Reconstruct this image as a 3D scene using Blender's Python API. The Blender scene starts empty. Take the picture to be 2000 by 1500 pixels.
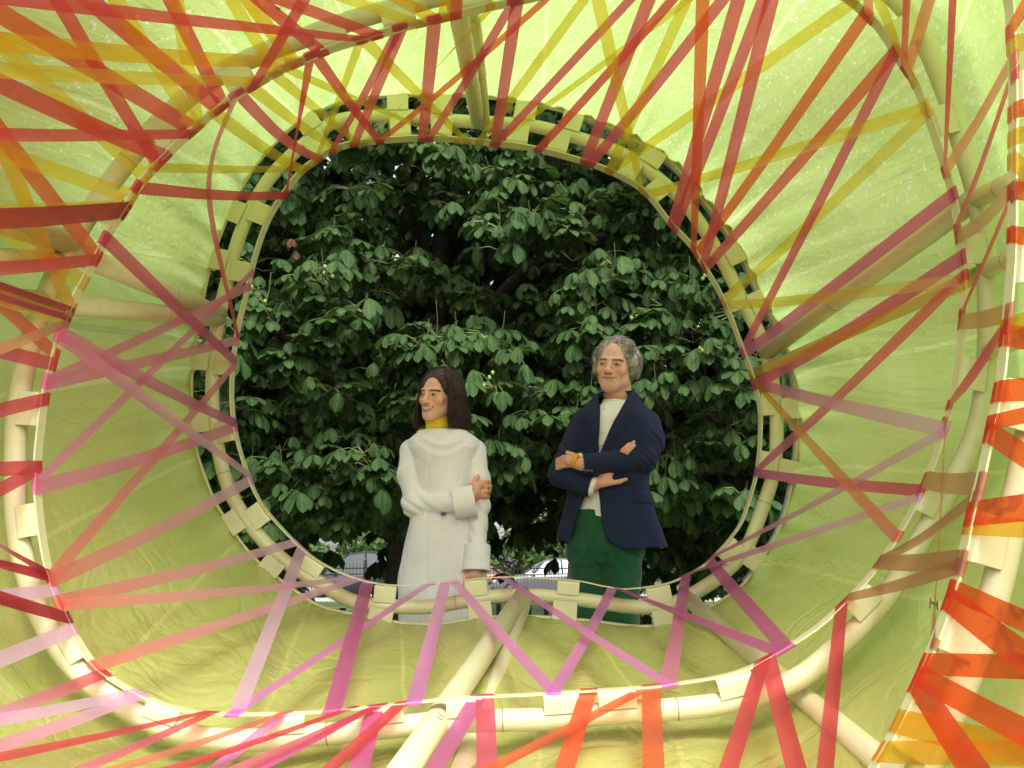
import bpy, bmesh, math, random
import numpy as np
from mathutils import Vector, Matrix

# ------------------------------------------------------------------ camera, sky, sun, exposure
SC = bpy.context.scene
COL = SC.collection
CAMZ = 0.76
TILT = math.radians(10.76)
cam_d = bpy.data.cameras.new('camera')
cam_d.lens = 36.0
cam_d.sensor_width = 36.0
cam_d.clip_end = 500
cam_d.clip_start = 0.02
cam = bpy.data.objects.new('camera', cam_d)
COL.objects.link(cam)
cam.location = (0, 0, CAMZ)
cam.rotation_euler = (math.pi / 2 + TILT, 0, 0)
SC.camera = cam

SUN_EL, SUN_AZ = math.radians(48), math.radians(168)      # azimuth: clockwise from +Y (view direction)
world = bpy.data.worlds.new('World')
SC.world = world
world.use_nodes = True
wn = world.node_tree.nodes
wl = world.node_tree.links
bg = wn['Background']
sky = wn.new('ShaderNodeTexSky')
sky.sky_type = 'NISHITA'
sky.sun_disc = False
sky.sun_elevation = SUN_EL
sky.sun_rotation = SUN_AZ
sky.air_density = 1.0
sky.dust_density = 4.0
sky.ozone_density = 1.0
hs_ = wn.new('ShaderNodeHueSaturation')          # thin overcast: the blue is washed out
hs_.inputs['Saturation'].default_value = 0.3
wl.new(sky.outputs[0], hs_.inputs['Color'])
wl.new(hs_.outputs[0], bg.inputs[0])
bg.inputs[1].default_value = 0.15
sun_d = bpy.data.lights.new('sun', 'SUN')
sun_d.energy = 1.2
sun_d.angle = math.radians(24)
sun_d.color = (1.0, 0.97, 0.92)
sun = bpy.data.objects.new('sun', sun_d)
COL.objects.link(sun)
_sd = Vector((math.sin(SUN_AZ) * math.cos(SUN_EL), math.cos(SUN_AZ) * math.cos(SUN_EL), math.sin(SUN_EL)))
sun.rotation_euler = _sd.to_track_quat('Z', 'Y').to_euler()
vs = SC.view_settings
vs.view_transform = 'Standard'
vs.look = 'None'
vs.exposure = 1.2
vs.gamma = 1.0
vs.use_curve_mapping = False
cy = SC.cycles
cy.max_bounces = 14
cy.transparent_max_bounces = 24
cy.diffuse_bounces = 6
cy.transmission_bounces = 8
cy.glossy_bounces = 3
cy.sample_clamp_indirect = 6.0
try:
    cy.use_denoising = True
except Exception:
    pass

rng = random.Random(7)
nrg = np.random.default_rng(7)

# ------------------------------------------------------------------ helpers
ST, CT = math.sin(TILT), math.cos(TILT)
def P(px, py, Y):
    """point of the upright plane at distance Y seen at photo pixel (px, py)"""
    cx, cyy = (px - 1000) / 2000.0, (750 - py) / 2000.0
    dx, dy, dz = cx, CT - cyy * ST, ST + cyy * CT
    s = Y / dy
    return np.array((dx * s, Y, CAMZ + dz * s))
def proj(p):
    x, y, z = p[..., 0], p[..., 1], p[..., 2] - CAMZ
    d = y * CT + z * ST
    u = -y * ST + z * CT
    return np.stack((1000 + 2000 * x / d, 750 - 2000 * u / d), -1)

def srgb(r, g, b):
    f = lambda c: (c / 255.0 / 12.92) if c / 255.0 <= 0.04045 else ((c / 255.0 + 0.055) / 1.055) ** 2.4
    return (f(r), f(g), f(b), 1.0)

def link(o, parent=None):
    COL.objects.link(o)
    if parent is not None:
        o.parent = parent
    return o
def tag(o, label=None, cat=None, group=None, kind=None):
    if label: o['label'] = label
    if cat: o['category'] = cat
    if group: o['group'] = group
    if kind: o['kind'] = kind
    return o
def empty(name, loc=(0, 0, 0)):
    o = bpy.data.objects.new(name, None)
    o.empty_display_size = 0.1
    o.location = loc
    return link(o)
def mesh_obj(name, verts, faces, mat=None, parent=None, smooth=True, cols=None, uvs=None):
    me = bpy.data.meshes.new(name)
    verts = np.asarray(verts, dtype=np.float32).reshape(-1, 3)
    if isinstance(faces, np.ndarray):
        n, k = faces.shape
        me.vertices.add(len(verts)); me.vertices.foreach_set('co', verts.ravel())
        me.loops.add(n * k); me.loops.foreach_set('vertex_index', faces.astype(np.int32).ravel())
        me.polygons.add(n); me.polygons.foreach_set('loop_start', np.arange(0, n * k, k, dtype=np.int32))
        try: me.polygons.foreach_set('loop_total', np.full(n, k, dtype=np.int32))
        except Exception: pass
        me.update(calc_edges=True)
    else:
        me.from_pydata([tuple(map(float, v)) for v in verts], [], faces)
    if smooth:
        me.polygons.foreach_set('use_smooth', np.ones(len(me.polygons), dtype=bool))
    if cols is not None:
        a = me.color_attributes.new('Col', 'FLOAT_COLOR', 'POINT')
        c = np.ones((len(verts), 4), np.float32); c[:, :np.asarray(cols).shape[1]] = cols
        a.data.foreach_set('color', c.ravel())
    if uvs is not None:                      # per vertex uv
        uvl = me.uv_layers.new(name='UV')
        li = np.zeros(len(me.loops), np.int32); me.loops.foreach_get('vertex_index', li)
        uvl.data.foreach_set('uv', np.asarray(uvs, np.float32)[li].ravel())
    me.update()
    if mat is not None: me.materials.append(mat)
    o = bpy.data.objects.new(name, me)
    link(o)
    if parent is not None:
        o.parent = parent
        o.matrix_parent_inverse = Matrix.Translation(-Vector(parent.location)) if parent.parent is None else Matrix.Identity(4)
    return o

class MB:
    """collects several shapes for ONE mesh"""
    def __init__(s): s.v = []; s.f = []; s.c = []
    def add(s, v, f, c=None):
        o = len(s.v)
        s.v.extend([tuple(map(float, q)) for q in v]); s.f.extend([tuple(i + o for i in q) for q in f])
        if c is not None: s.c.extend([c] * len(v))
    def box(s, c, h, M=None):
        vs_ = []
        for sx in (-1, 1):
            for sy in (-1, 1):
                for sz in (-1, 1):
                    q = np.array((sx * h[0], sy * h[1], sz * h[2]))
                    if M is not None: q = M @ q
                    vs_.append(np.asarray(c) + q)
        s.add(vs_, [(0, 1, 3, 2), (4, 6, 7, 5), (0, 4, 5, 1), (2, 3, 7, 6), (0, 2, 6, 4), (1, 5, 7, 3)])
    def tube(s, pts, rad, n=8, closed=False, cap=True):
        v, f = tube_geo(pts, rad, n, closed, cap); s.add(v, f)
    def build(s, name, mat, parent=None, smooth=False):
        return mesh_obj(name, s.v, s.f, mat, parent, smooth, cols=np.array(s.c) if s.c else None)

def tube_geo(pts, rad, n=8, closed=False, cap=True):
    pts = np.asarray(pts, float); m = len(pts)
    rad = np.broadcast_to(np.asarray(rad, float), (m,))
    if closed: T = np.roll(pts, -1, 0) - np.roll(pts, 1, 0)
    else: T = np.gradient(pts, axis=0)
    T /= np.linalg.norm(T, axis=1)[:, None] + 1e-12
    ref = np.array((0, 1.0, 0)) if closed else np.array((0.123, 0.21, 0.97))
    v = []
    X = np.cross(T[0], ref); X /= np.linalg.norm(X) + 1e-12
    for i in range(m):
        X = X - T[i] * X.dot(T[i]); X /= np.linalg.norm(X) + 1e-12
        Yv = np.cross(T[i], X)
        for k in range(n):
            a = 2 * math.pi * k / n
            v.append(pts[i] + rad[i] * (math.cos(a) * X + math.sin(a) * Yv))
    f = []
    for i in range(m if closed else m - 1):
        j = (i + 1) % m
        for k in range(n):
            l = (k + 1) % n
            f.append((i * n + k, i * n + l, j * n + l, j * n + k))
    if cap and not closed:
        f.append(tuple(range(n))[::-1]); f.append(tuple((m - 1) * n + k for k in range(n)))
    return v, f

# ---- node material helpers
class NT:
    def __init__(s, name):
        s.m = bpy.data.materials.new(name); s.m.use_nodes = True
        s.t = s.m.node_tree; s.t.nodes.clear()
        s.out = s.t.nodes.new('ShaderNodeOutputMaterial')
    def n(s, typ, **kw):
        nd = s.t.nodes.new('ShaderNode' + typ)
        for k, v in kw.items():
            if k.startswith('i_'):
                key = k[2:]
                key = int(key) if key.isdigit() else key.replace('_', ' ')
                s.set(nd.inputs[key], v)
            else: setattr(nd, k, v)
        return nd
    def set(s, inp, v):
        if isinstance(v, bpy.types.NodeSocket): s.t.links.new(v, inp)
        elif isinstance(v, bpy.types.Node): s.t.links.new(v.outputs[0], inp)
        else:
            if hasattr(inp.default_value, '__len__') and len(inp.default_value) == 4 and len(v) == 3: v = tuple(v) + (1,)
            inp.default_value = v
    def mix(s, a, b, f, mode='MIX'):
        nd = s.t.nodes.new('ShaderNodeMix'); nd.data_type = 'RGBA'; nd.blend_type = mode
        s.set(nd.inputs[0], f); s.set(nd.inputs[6], a); s.set(nd.inputs[7], b)
        return nd.outputs[2]
    def math(s, op, a, b=0.0, c=None):
        nd = s.t.nodes.new('ShaderNodeMath'); nd.operation = op
        s.set(nd.inputs[0], a); s.set(nd.inputs[1], b)
        if c is not None: s.set(nd.inputs[2], c)
        return nd.outputs[0]
    def ramp(s, fac, stops):
        nd = s.t.nodes.new('ShaderNodeValToRGB'); s.set(nd.inputs[0], fac)
        el = nd.color_ramp.elements
        while len(el) < len(stops): el.new(0.5)
        for e, (p, c) in zip(el, stops):
            e.position = p; e.color = tuple(c) if len(c) == 4 else tuple(c) + (1,)
        return nd.outputs[0]
    def noise(s, scale, detail=3, vec=None, rough=0.5, dist=0.0):
        nd = s.n('TexNoise'); s.set(nd.inputs['Scale'], scale); s.set(nd.inputs['Detail'], detail)
        s.set(nd.inputs['Roughness'], rough); s.set(nd.inputs['Distortion'], dist)
        if vec is not None: s.set(nd.inputs['Vector'], vec)
        return nd.outputs[0]
    def bump(s, h, strength=0.3, dist=0.01, normal=None):
        nd = s.n('Bump'); s.set(nd.inputs['Height'], h); s.set(nd.inputs['Strength'], strength); s.set(nd.inputs['Distance'], dist)
        if normal is not None: s.set(nd.inputs['Normal'], normal)
        return nd.outputs[0]
    def surf(s, sh):
        s.t.links.new(sh if isinstance(sh, bpy.types.NodeSocket) else sh.outputs[0], s.out.inputs[0]); return s.m
    def mixsh(s, a, b, f):
        nd = s.n('MixShader'); s.set(nd.inputs[0], f); s.set(nd.inputs[1], a); s.set(nd.inputs[2], b); return nd.outputs[0]
    def scaled(s, coord, scale):
        nd = s.n('Mapping'); s.set(nd.inputs['Vector'], coord); nd.inputs['Scale'].default_value = scale; return nd.outputs[0]

def principled(name, col, rough=0.5, spec=0.5, metal=0.0, bump_scale=None, bump_str=0.2, var=0.0, var_scale=6.0, sheen=0.0, bump_dist=0.005):
    t = NT(name)
    tc = t.n('TexCoord').outputs['Object']
    c = tuple(col) if len(col) == 4 else tuple(col) + (1,)
    base = c
    if var > 0:
        nz = t.noise(var_scale, 4, tc)
        lo = tuple(x * (1 - var) for x in c[:3]) + (1,); hi = tuple(min(1, x * (1 + var)) for x in c[:3]) + (1,)
        base = t.ramp(nz, [(0.3, lo), (0.7, hi)])
    b = t.n('BsdfPrincipled')
    t.set(b.inputs['Base Color'], base); t.set(b.inputs['Roughness'], rough); t.set(b.inputs['Specular IOR Level'], spec); t.set(b.inputs['Metallic'], metal)
    if sheen: t.set(b.inputs['Sheen Weight'], sheen)
    if bump_scale: t.set(b.inputs['Normal'], t.bump(t.noise(bump_scale, 3, tc), bump_str, bump_dist))
    return t.surf(b)

def catmull(pts, n_per=10, closed=True):
    pts = np.asarray(pts, float); m = len(pts); out = []
    rngm = m if closed else m - 1
    for i in range(rngm):
        if closed: p0, p1, p2, p3 = pts[(i - 1) % m], pts[i], pts[(i + 1) % m], pts[(i + 2) % m]
        else: p0, p1, p2, p3 = pts[max(i - 1, 0)], pts[i], pts[i + 1], pts[min(i + 2, m - 1)]
        for k in range(n_per):
            t = k / n_per
            out.append(0.5 * ((2 * p1) + (-p0 + p2) * t + (2 * p0 - 5 * p1 + 4 * p2 - p3) * t * t + (-p0 + 3 * p1 - 3 * p2 + p3) * t ** 3))
    if not closed: out.append(pts[-1])
    return np.array(out)

# ------------------------------------------------------------------ materials of the pavilion
def mat_film():
    t = NT('lime_film')
    uv = t.n('UVMap').outputs[0]
    pos = t.n('NewGeometry').outputs['Position']
    # long pleats running along the tunnel + crumple
    pl = t.noise(1.0, 4, t.scaled(uv, (9.0, 0.9, 1)), 0.55, 0.6)
    cr = t.noise(5.0, 5, t.scaled(uv, (1.0, 1.0, 1)), 0.6, 1.4)
    hgt = t.math('ADD', t.math('MULTIPLY', pl, 0.8), t.math('MULTIPLY', cr, 0.5))
    rd1 = t.math('ABSOLUTE', t.math('SUBTRACT', t.noise(2.2, 3, t.scaled(uv, (1.6, 1.0, 1)), 0.55, 1.6), 0.5))
    rd2 = t.math('ABSOLUTE', t.math('SUBTRACT', t.noise(6.5, 3, t.scaled(uv, (1.0, 1.5, 1)), 0.6, 1.0), 0.5))
    crs = t.math('ADD', t.math('MULTIPLY', t.math('MINIMUM', rd1, 0.09), 5.0), t.math('MULTIPLY', t.math('MINIMUM', rd2, 0.07), 1.1))
    # rain drops left on the upper film
    vor = t.n('TexVoronoi', feature='F1'); t.set(vor.inputs['Vector'], pos); t.set(vor.inputs['Scale'], 75.0); t.set(vor.inputs['Randomness'], 1.0)
    sep = t.n('SeparateXYZ'); t.set(sep.inputs[0], pos)
    up = t.n('MapRange'); t.set(up.inputs[0], sep.outputs[2]); up.inputs[1].default_value = 0.95; up.inputs[2].default_value = 1.9
    rc = t.n('SeparateColor'); t.set(rc.inputs[0], vor.outputs['Color'])
    size = t.math('MULTIPLY', t.math('POWER', rc.outputs[0], 2.0), 0.46)
    size = t.math('MULTIPLY', size, up.outputs[0])
    drop = t.math('LESS_THAN', vor.outputs['Distance'], size)
    lowf = t.n('MapRange'); t.set(lowf.inputs[0], sep.outputs[2]); lowf.inputs[1].default_value = 1.15; lowf.inputs[2].default_value = 0.5; lowf.inputs[3].default_value = 0.10; lowf.inputs[4].default_value = 0.75
    hgt2 = t.math('ADD', t.math('ADD', hgt, t.math('MULTIPLY', crs, lowf.outputs[0])), t.math('MULTIPLY', drop, 0.03))
    bmp = t.bump(hgt2, 0.65, 0.022)
    tone = t.noise(1.6, 3, t.scaled(uv, (2.0, 1.2, 1)), 0.5, 0.8)
    base = t.ramp(tone, [(0.3, (0.48, 0.71, 0.21)), (0.7, (0.57, 0.78, 0.29))])
    basr = t.ramp(tone, [(0.3, (0.66, 0.70, 0.17)), (0.7, (0.78, 0.78, 0.26))])
    base = t.mix(base, (1.0, 1.0, 0.86, 1), t.math('MULTIPLY', drop, 0.6))
    su = t.n('SeparateXYZ'); t.set(su.inputs[0], uv)
    ph = t.math('MODULO', t.math('ADD', t.math('SUBTRACT', su.outputs[0], t.math('MULTIPLY', su.outputs[1], 0.07097)), 0.3412 * 4 - 0.0803), 0.3412)
    sm = t.math('LESS_THAN', t.math('ABSOLUTE', t.math('SUBTRACT', t.math('MODULO', t.math('ADD', ph, 0.1706), 0.3412), 0.1706)), 0.0062)
    base = t.mix(base, (0.86, 0.96, 0.50, 1), t.math('MULTIPLY', sm, 0.55)); basr = t.mix(basr, (0.88, 0.86, 0.26, 1), t.math('MULTIPLY', sm, 0.6))
    tr = t.n('BsdfTranslucent'); t.set(tr.inputs[0], base); t.set(tr.inputs[1], bmp)
    df = t.n('BsdfDiffuse'); t.set(df.inputs[0], basr); t.set(df.inputs[2], bmp)
    gl = t.n('BsdfGlossy'); t.set(gl.inputs[0], (1, 1, 1, 1)); t.set(gl.inputs[1], 0.26); t.set(gl.inputs['Normal'], bmp)
    body = t.mixsh(tr, df, 0.48)
    fr = t.n('LayerWeight'); t.set(fr.inputs[0], 0.35)
    return t.surf(t.mixsh(body, gl, t.math('MULTIPLY', fr.outputs[1], 0.24)))
def mat_seam():
    t = NT('seam_weld')
    nz = t.noise(120, 2, t.n('NewGeometry').outputs['Position'])
    df = t.n('BsdfPrincipled'); t.set(df.inputs['Base Color'], (0.9, 0.88, 0.35, 1)); t.set(df.inputs['Roughness'], 0.3)
    tp = t.n('BsdfTransparent')
    return t.surf(t.mixsh(tp, df, t.ramp(nz, [(0.45, (0.0, 0.0, 0.0)), (0.75, (0.18, 0.18, 0.18))])))
def mat_ribbon(swirl=False):
    t = NT('ribbon_tape')
    at = t.n('Attribute', attribute_name='Col')
    col = at.outputs[0]
    uv = t.n('UVMap').outputs[0]
    pos = t.n('NewGeometry').outputs['Position']
    nz = t.noise(260, 2, pos)
    str_ = t.noise(7.0, 3, t.scaled(uv, (1.2, 14.0, 1)), 0.5, 0.3)
    soft = t.noise(3.0, 2, pos)
    k = t.math('ADD', t.math('MULTIPLY', nz, 0.10), t.math('ADD', t.math('MULTIPLY', soft, 0.25), 0.83))
    c2 = t.mix(col, (0, 0, 0, 1), 0.0)
    if swirl:                                   # marbled glue marks in the double tapes
        wv = t.n('TexWave'); t.set(wv.inputs['Vector'], pos); t.set(wv.inputs['Scale'], 9.0); t.set(wv.inputs['Distortion'], 16.0); t.set(wv.inputs['Detail'], 2.0); t.set(wv.inputs['Detail Scale'], 1.2)
        msk = t.math('MULTIPLY', t.ramp(wv.outputs[1], [(0.55, (0, 0, 0)), (0.8, (1, 1, 1))]), t.ramp(t.noise(4.0, 2, pos), [(0.48, (0, 0, 0)), (0.6, (1, 1, 1))]))
        c2 = t.mix(c2, (0.62, 0.03, 0.01, 1), t.math('MULTIPLY', msk, 0.75))
    hs = t.n('HueSaturation'); t.set(hs.inputs['Color'], c2); t.set(hs.inputs['Value'], k)
    c2 = hs.outputs[0]
    bmp = t.bump(t.math('ADD', t.math('MULTIPLY', str_, 0.8), t.math('MULTIPLY', nz, 0.08)), 0.25, 0.004)
    pw = t.n('Gamma'); t.set(pw.inputs[0], c2); pw.inputs[1].default_value = 0.55
    tp = t.n('BsdfTransparent'); t.set(tp.inputs[0], pw)
    tr = t.n('BsdfTranslucent'); t.set(tr.inputs[0], c2); t.set(tr.inputs[1], bmp)
    df = t.n('BsdfDiffuse'); t.set(df.inputs[0], c2); t.set(df.inputs[2], bmp)
    gl = t.n('BsdfGlossy'); t.set(gl.inputs[0], (0.95, 0.9, 1.0, 1)); t.set(gl.inputs[1], 0.28); t.set(gl.inputs['Normal'], bmp)
    body = t.mixsh(tr, df, 0.42)
    sc_ = t.n('SeparateColor'); t.set(sc_.inputs[0], c2)
    body = t.mixsh(body, tp, t.math('ADD', t.math('ADD', 0.33, t.math('MULTIPLY', 0.22, t.math('MAXIMUM', 0.0, t.math('SUBTRACT', t.math('SUBTRACT', sc_.outputs[0], sc_.outputs[2]), 0.35)))), t.math('MULTIPLY', 0.36, t.math('MAXIMUM', 0.0, t.math('SUBTRACT', sc_.outputs[1], sc_.outputs[2])))))
    fr = t.n('LayerWeight'); t.set(fr.inputs[0], 0.4)
    return t.surf(t.mixsh(body, gl, t.math('ADD', t.math('MULTIPLY', fr.outputs[1], 0.35), 0.03)))
M_FILM, M_SEAM, M_RIB, M_RIBO = mat_film(), mat_seam(), mat_ribbon(), mat_ribbon(True)
def mat_paint():
    t = NT('cream_steel_paint')
    pos = t.n('NewGeometry').outputs['Position']
    dirt = t.noise(14, 5, pos, 0.65)
    smear = t.noise(3.0, 3, pos)
    c = t.ramp(smear, [(0.3, (0.63, 0.61, 0.36)), (0.7, (0.69, 0.67, 0.41))])
    c = t.mix(c, (0.55, 0.50, 0.30, 1), t.ramp(dirt, [(0.56, (0, 0, 0)), (0.80, (0.6, 0.6, 0.6))]))
    b = t.n('BsdfPrincipled'); t.set(b.inputs['Base Color'], c); t.set(b.inputs['Roughness'], 0.42)
    t.set(b.inputs['Normal'], t.bump(t.noise(180, 2, pos), 0.06, 0.002))
    return t.surf(b)
M_PAINT = mat_paint()
M_JOINT = principled('joint_gap', (0.22, 0.2, 0.12), 0.7)
M_GREY = principled('grey_aluminium', (0.42, 0.43, 0.42), 0.35, 0.5, 0.6)
M_HEM = principled('film_hem', (0.62, 0.58, 0.14), 0.45, var=0.15, var_scale=20)
M_DARK = principled('bolt_hole', (0.06, 0.06, 0.04), 0.6)

# ------------------------------------------------------------------ hoops: traced outlines, each on its own upright plane
YA, YB, YC, YD = 4.0, 2.6, 1.9, 1.0
A_RAIL = [(650,294),(700,280),(813,271),(880,273),(954,280),(1040,291),(1140,317),(1205,342),(1259,376),(1308,436),(1347,478),(1370,514),(1412,587),(1450,685),(1471,745),(1483,800),(1483,860),(1477,920),(1462,976),(1440,1031),(1387,1092),(1349,1118),(1300,1139),(1224,1149),(1180,1144),(1133,1134),(1087,1130),(1021,1126),(958,1127),(900,1132),(846,1138),(778,1142),(730,1137),(690,1126),(650,1110),(602,1080),(546,1025),(507,975),(485,925),(465,860),(455,797),(455,727),(465,647),(480,585),(500,500),(525,430),(556,378),(590,335),(618,314)]
A_TUBE = [(650,240),(710,228),(790,226),(890,236),(1000,242),(1060,250),(1140,273),(1200,294),(1245,317),(1317,376),(1350,412),(1401,490),(1450,587),(1489,668),(1510,752),(1517,832),(1511,920),(1489,993),(1457,1072),(1415,1118),(1370,1150),(1310,1180),(1245,1186),(1140,1172),(1052,1163),(965,1165),(902,1175),(818,1186),(713,1179),(665,1163),(623,1137),(560,1099),(507,1048),(465,990),(441,937),(421,850),(415,780),(416,727),(424,640),(451,520),(470,455),(497,395),(535,338),(590,285)]
A_EDGE = [(720,192),(790,187),(895,187),(965,192),(1070,210),(1175,241),(1245,276),(1315,322),(1370,385),(1440,483),(1485,577),(1524,650),(1545,710),(1557,780),(1559,850),(1549,937),(1527,1024),(1492,1087),(1447,1146),(1377,1192),(1315,1217),(1245,1224),(1140,1212),(1017,1204),(930,1209),(860,1219),(790,1218),(720,1206),(650,1192),(612,1178),(542,1129),(483,1076),(425,990),(402,937),(381,871),(374,797),(376,710),(392,605),(418,495),(455,402),(500,322),(567,252),(630,213)]
B_RAIL = [(280,353),(329,301),(381,252),(441,203),(490,171),(553,136),(630,103),(700,80),(790,54),(860,37),(947,17),(1014,3),(1150,-26),(1300,-44),(1450,-46),(1560,-38),(1640,-12),(1695,33),(1720,60),(1751,108),(1783,157),(1800,196),(1821,255),(1846,332),(1862,395),(1874,480),(1881,570),(1877,640),(1870,710),(1860,773),(1844,830),(1821,902),(1793,969),(1755,1038),(1713,1104),(1657,1167),(1590,1227),(1506,1279),(1454,1306),(1398,1321),(1330,1332),(1262,1340),(1140,1348),(1024,1355),(895,1361),(790,1372),(693,1382),(595,1390),(490,1393),(402,1391),(345,1382),(280,1358),(210,1318),(175,1283),(143,1230),(115,1168),(98,1118),(84,1045),(76,975),(75,937),(76,885),(87,790),(98,735),(119,654),(136,612),(154,570),(183,516),(210,462),(245,409)]
B_TUBE = [(101,552),(63,657),(40,762),(31,850),(30,955),(33,1020),(43,1085),(58,1140),(84,1213),(140,1297),(210,1356),(297,1409),(385,1438),(490,1446),(630,1434),(755,1421),(860,1411),(965,1407),(1070,1404),(1210,1392),(1370,1380),(1475,1359),(1562,1323),(1632,1267),(1702,1199),(1755,1130),(1810,1035),(1860,945),(1905,850),(1926,745),(1931,650),(1930,570),(1926,490),(1909,385),(1884,297),(1846,175),(1804,77),(1765,14),(1690,-48),(1580,-85),(1450,-96),(1300,-92),(1150,-72),(1000,-40),(860,-8),(772,16),(700,36),(595,73),(472,122),(390,172),(308,243),(252,310),(205,372),(150,455)]
C_RAIL = [(1968,0),(1973,70),(1977,150),(1977,245),(1976,350),(1975,490),(1969,570),(1961,657),(1951,745),(1934,832),(1916,920),(1895,1005),(1876,1090),(1853,1171),(1818,1265),(1786,1339),(1752,1412),(1713,1482),(1670,1545),(1560,1640),(1350,1720),(1000,1755),(600,1745),(250,1680),(-50,1550),(-230,1350),(-320,1050),(-340,750),(-300,400),(-180,80),(50,-170),(400,-330),(850,-400),(1300,-390),(1650,-320),(1850,-180),(1945,-60)]

def ring_curve(pxl, Y, n=7): return catmull([P(a, b, Y) for a, b in pxl], n)
def offset_curve(c, d):
    """move a closed upright curve outwards by d in its plane"""
    T = np.roll(c, -1, 0) - np.roll(c, 1, 0); T /= np.linalg.norm(T, axis=1)[:, None]
    N = np.stack((T[:, 2], np.zeros(len(c)), -T[:, 0]), 1)
    cen = c.mean(0)
    sgn = np.sign(((c - cen) * N).sum(1).mean())
    return c + N * sgn * d
cA_rail, cA_tube, cA_edge = ring_curve(A_RAIL, YA), ring_curve(A_TUBE, YA), ring_curve(A_EDGE, YA)
cB_rail, cB_tube = ring_curve(B_RAIL, YB), ring_curve(B_TUBE, YB)
cC_rail = ring_curve(C_RAIL, YC)
cB_edge = offset_curve(cB_tube, 0.085)
cC_tube = offset_curve(cC_rail, 0.075)
cC_edge = offset_curve(cC_rail, 0.16)
def oval(cx, cz, rx, ru, rd, Y, n=160):
    a = np.linspace(0, 2 * math.pi, n, endpoint=False)
    s = np.sin(a)
    return np.stack((cx + rx * np.cos(a), np.full(n, Y), cz + np.where(s > 0, ru, rd) * s), 1)
cD_rail = oval(0.04, 0.97, 0.98, 0.98, 0.72, YD)
cD_tube, cD_edge = offset_curve(cD_rail, 0.075), offset_curve(cD_rail, 0.15)

def nearest(curve, p):
    d = np.linalg.norm(curve - p, axis=1); i = int(d.argmin()); n = len(curve)
    t = curve[(i + 1) % n] - curve[(i - 1) % n]
    best, bp = 1e9, curve[i]
    for j in (i - 1, i):
        a, b = curve[j % n], curve[(j + 1) % n]; ab = b - a
        u = min(1, max(0, (p - a).dot(ab) / ab.dot(ab))); q = a + u * ab
        if np.linalg.norm(q - p) < best: best, bp = np.linalg.norm(q - p), q
    return bp, t / np.linalg.norm(t)

def band_mesh(name, curve, width, thick, mat, parent, yoff=0.0):
    out = offset_curve(curve, thick); n = len(curve); v = []
    for cc in (curve, out):
        for dy in (-width / 2, width / 2):
            v.append(cc + np.array((0, dy + yoff, 0)))
    v = np.concatenate(v); f = []
    for i in range(n):
        j = (i + 1) % n
        a, b, c, d = i, n + i, 2 * n + i, 3 * n + i
        a2, b2, c2, d2 = j, n + j, 2 * n + j, 3 * n + j
        f += [(a, a2, b2, b), (c, d, d2, c2), (a, c, c2, a2), (b, b2, d2, d)]
    return mesh_obj(name, v, f, mat, parent, False)

PLATES = {}
def bracket(parent, px, Y, tube, target, inner, width=0.088, name='bracket', yo=-0.0):
    """bent steel plate from the tube to a rail, lip folded over the rail"""
    p = P(px[0], px[1], Y)
    a, t = nearest(tube, p)
    b, t2 = nearest(target, a)
    r = (b - a); L = np.linalg.norm(r); r /= L
    t = np.cross(r, (0, 1, 0)); t /= np.linalg.norm(t)
    w = width / 2 * rng.uniform(0.93, 1.08)
    y = np.array((0, 1.0, 0)); th = 0.0035
    k0 = a + r * 0.012 - y * 0.030; k1 = a + r * (L - 0.011) - y * 0.030
    prof = [(0.012, -0.031), (L - 0.016, -0.031), (L - 0.0075, -0.028), (L - 0.004, -0.020), (L - 0.004, 0.02)]
    if not inner: prof = [(0.012, -0.031), (L + 0.004, -0.031)]
    mb = MB()
    n = len(prof); v = []
    for s in (-1, 1):
        for k, (rr, yy) in enumerate(prof):
            v.append(a + r * rr + y * yy + t * s * w)
    # thickness copy
    nrm = []
    for k in range(n):
        q0, q1 = prof[max(k - 1, 0)], prof[min(k + 1, n - 1)]
        dr, dy = q1[0] - q0[0], q1[1] - q0[1]; l = math.hypot(dr, dy); nrm.append((-(-dy) / l * 0 + (dy / l) * -1, dr / l))
    for s in (-1, 1):
        for k, (rr, yy) in enumerate(prof):
            nr, ny = nrm[k]
            v.append(a + r * (rr + nr * th) + y * (yy + ny * th) + t * s * w)
    f = []
    for k in range(n - 1):
        f += [(k, n + k, n + k + 1, k + 1), (2 * n + k, 2 * n + k + 1, 3 * n + k + 1, 3 * n + k),
              (k, k + 1, 2 * n + k + 1, 2 * n + k), (n + k, 3 * n + k, 3 * n + k + 1, n + k + 1)]
    f += [(0, 2 * n, 3 * n, n), (n - 1, 2 * n - 1, 4 * n - 1, 3 * n - 1)]
    o = mesh_obj(name, v, f, M_PAINT, parent, False)
    bv = o.modifiers.new('edge', 'BEVEL'); bv.width = 0.0012; bv.segments = 1; bv.limit_method = 'ANGLE'
    if inner and rng.random() < 0.8:                     # slot holes in the lip
        mb = MB()
        for s in (-0.35, 0.1):
            c = a + r * (L - 0.0052) - y * 0.012 + t * w * s
            mb.tube([c - t * 0.007, c + t * 0.007], 0.0022, 6)
        mb.build('slot', M_DARK, o)
    return o

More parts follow.
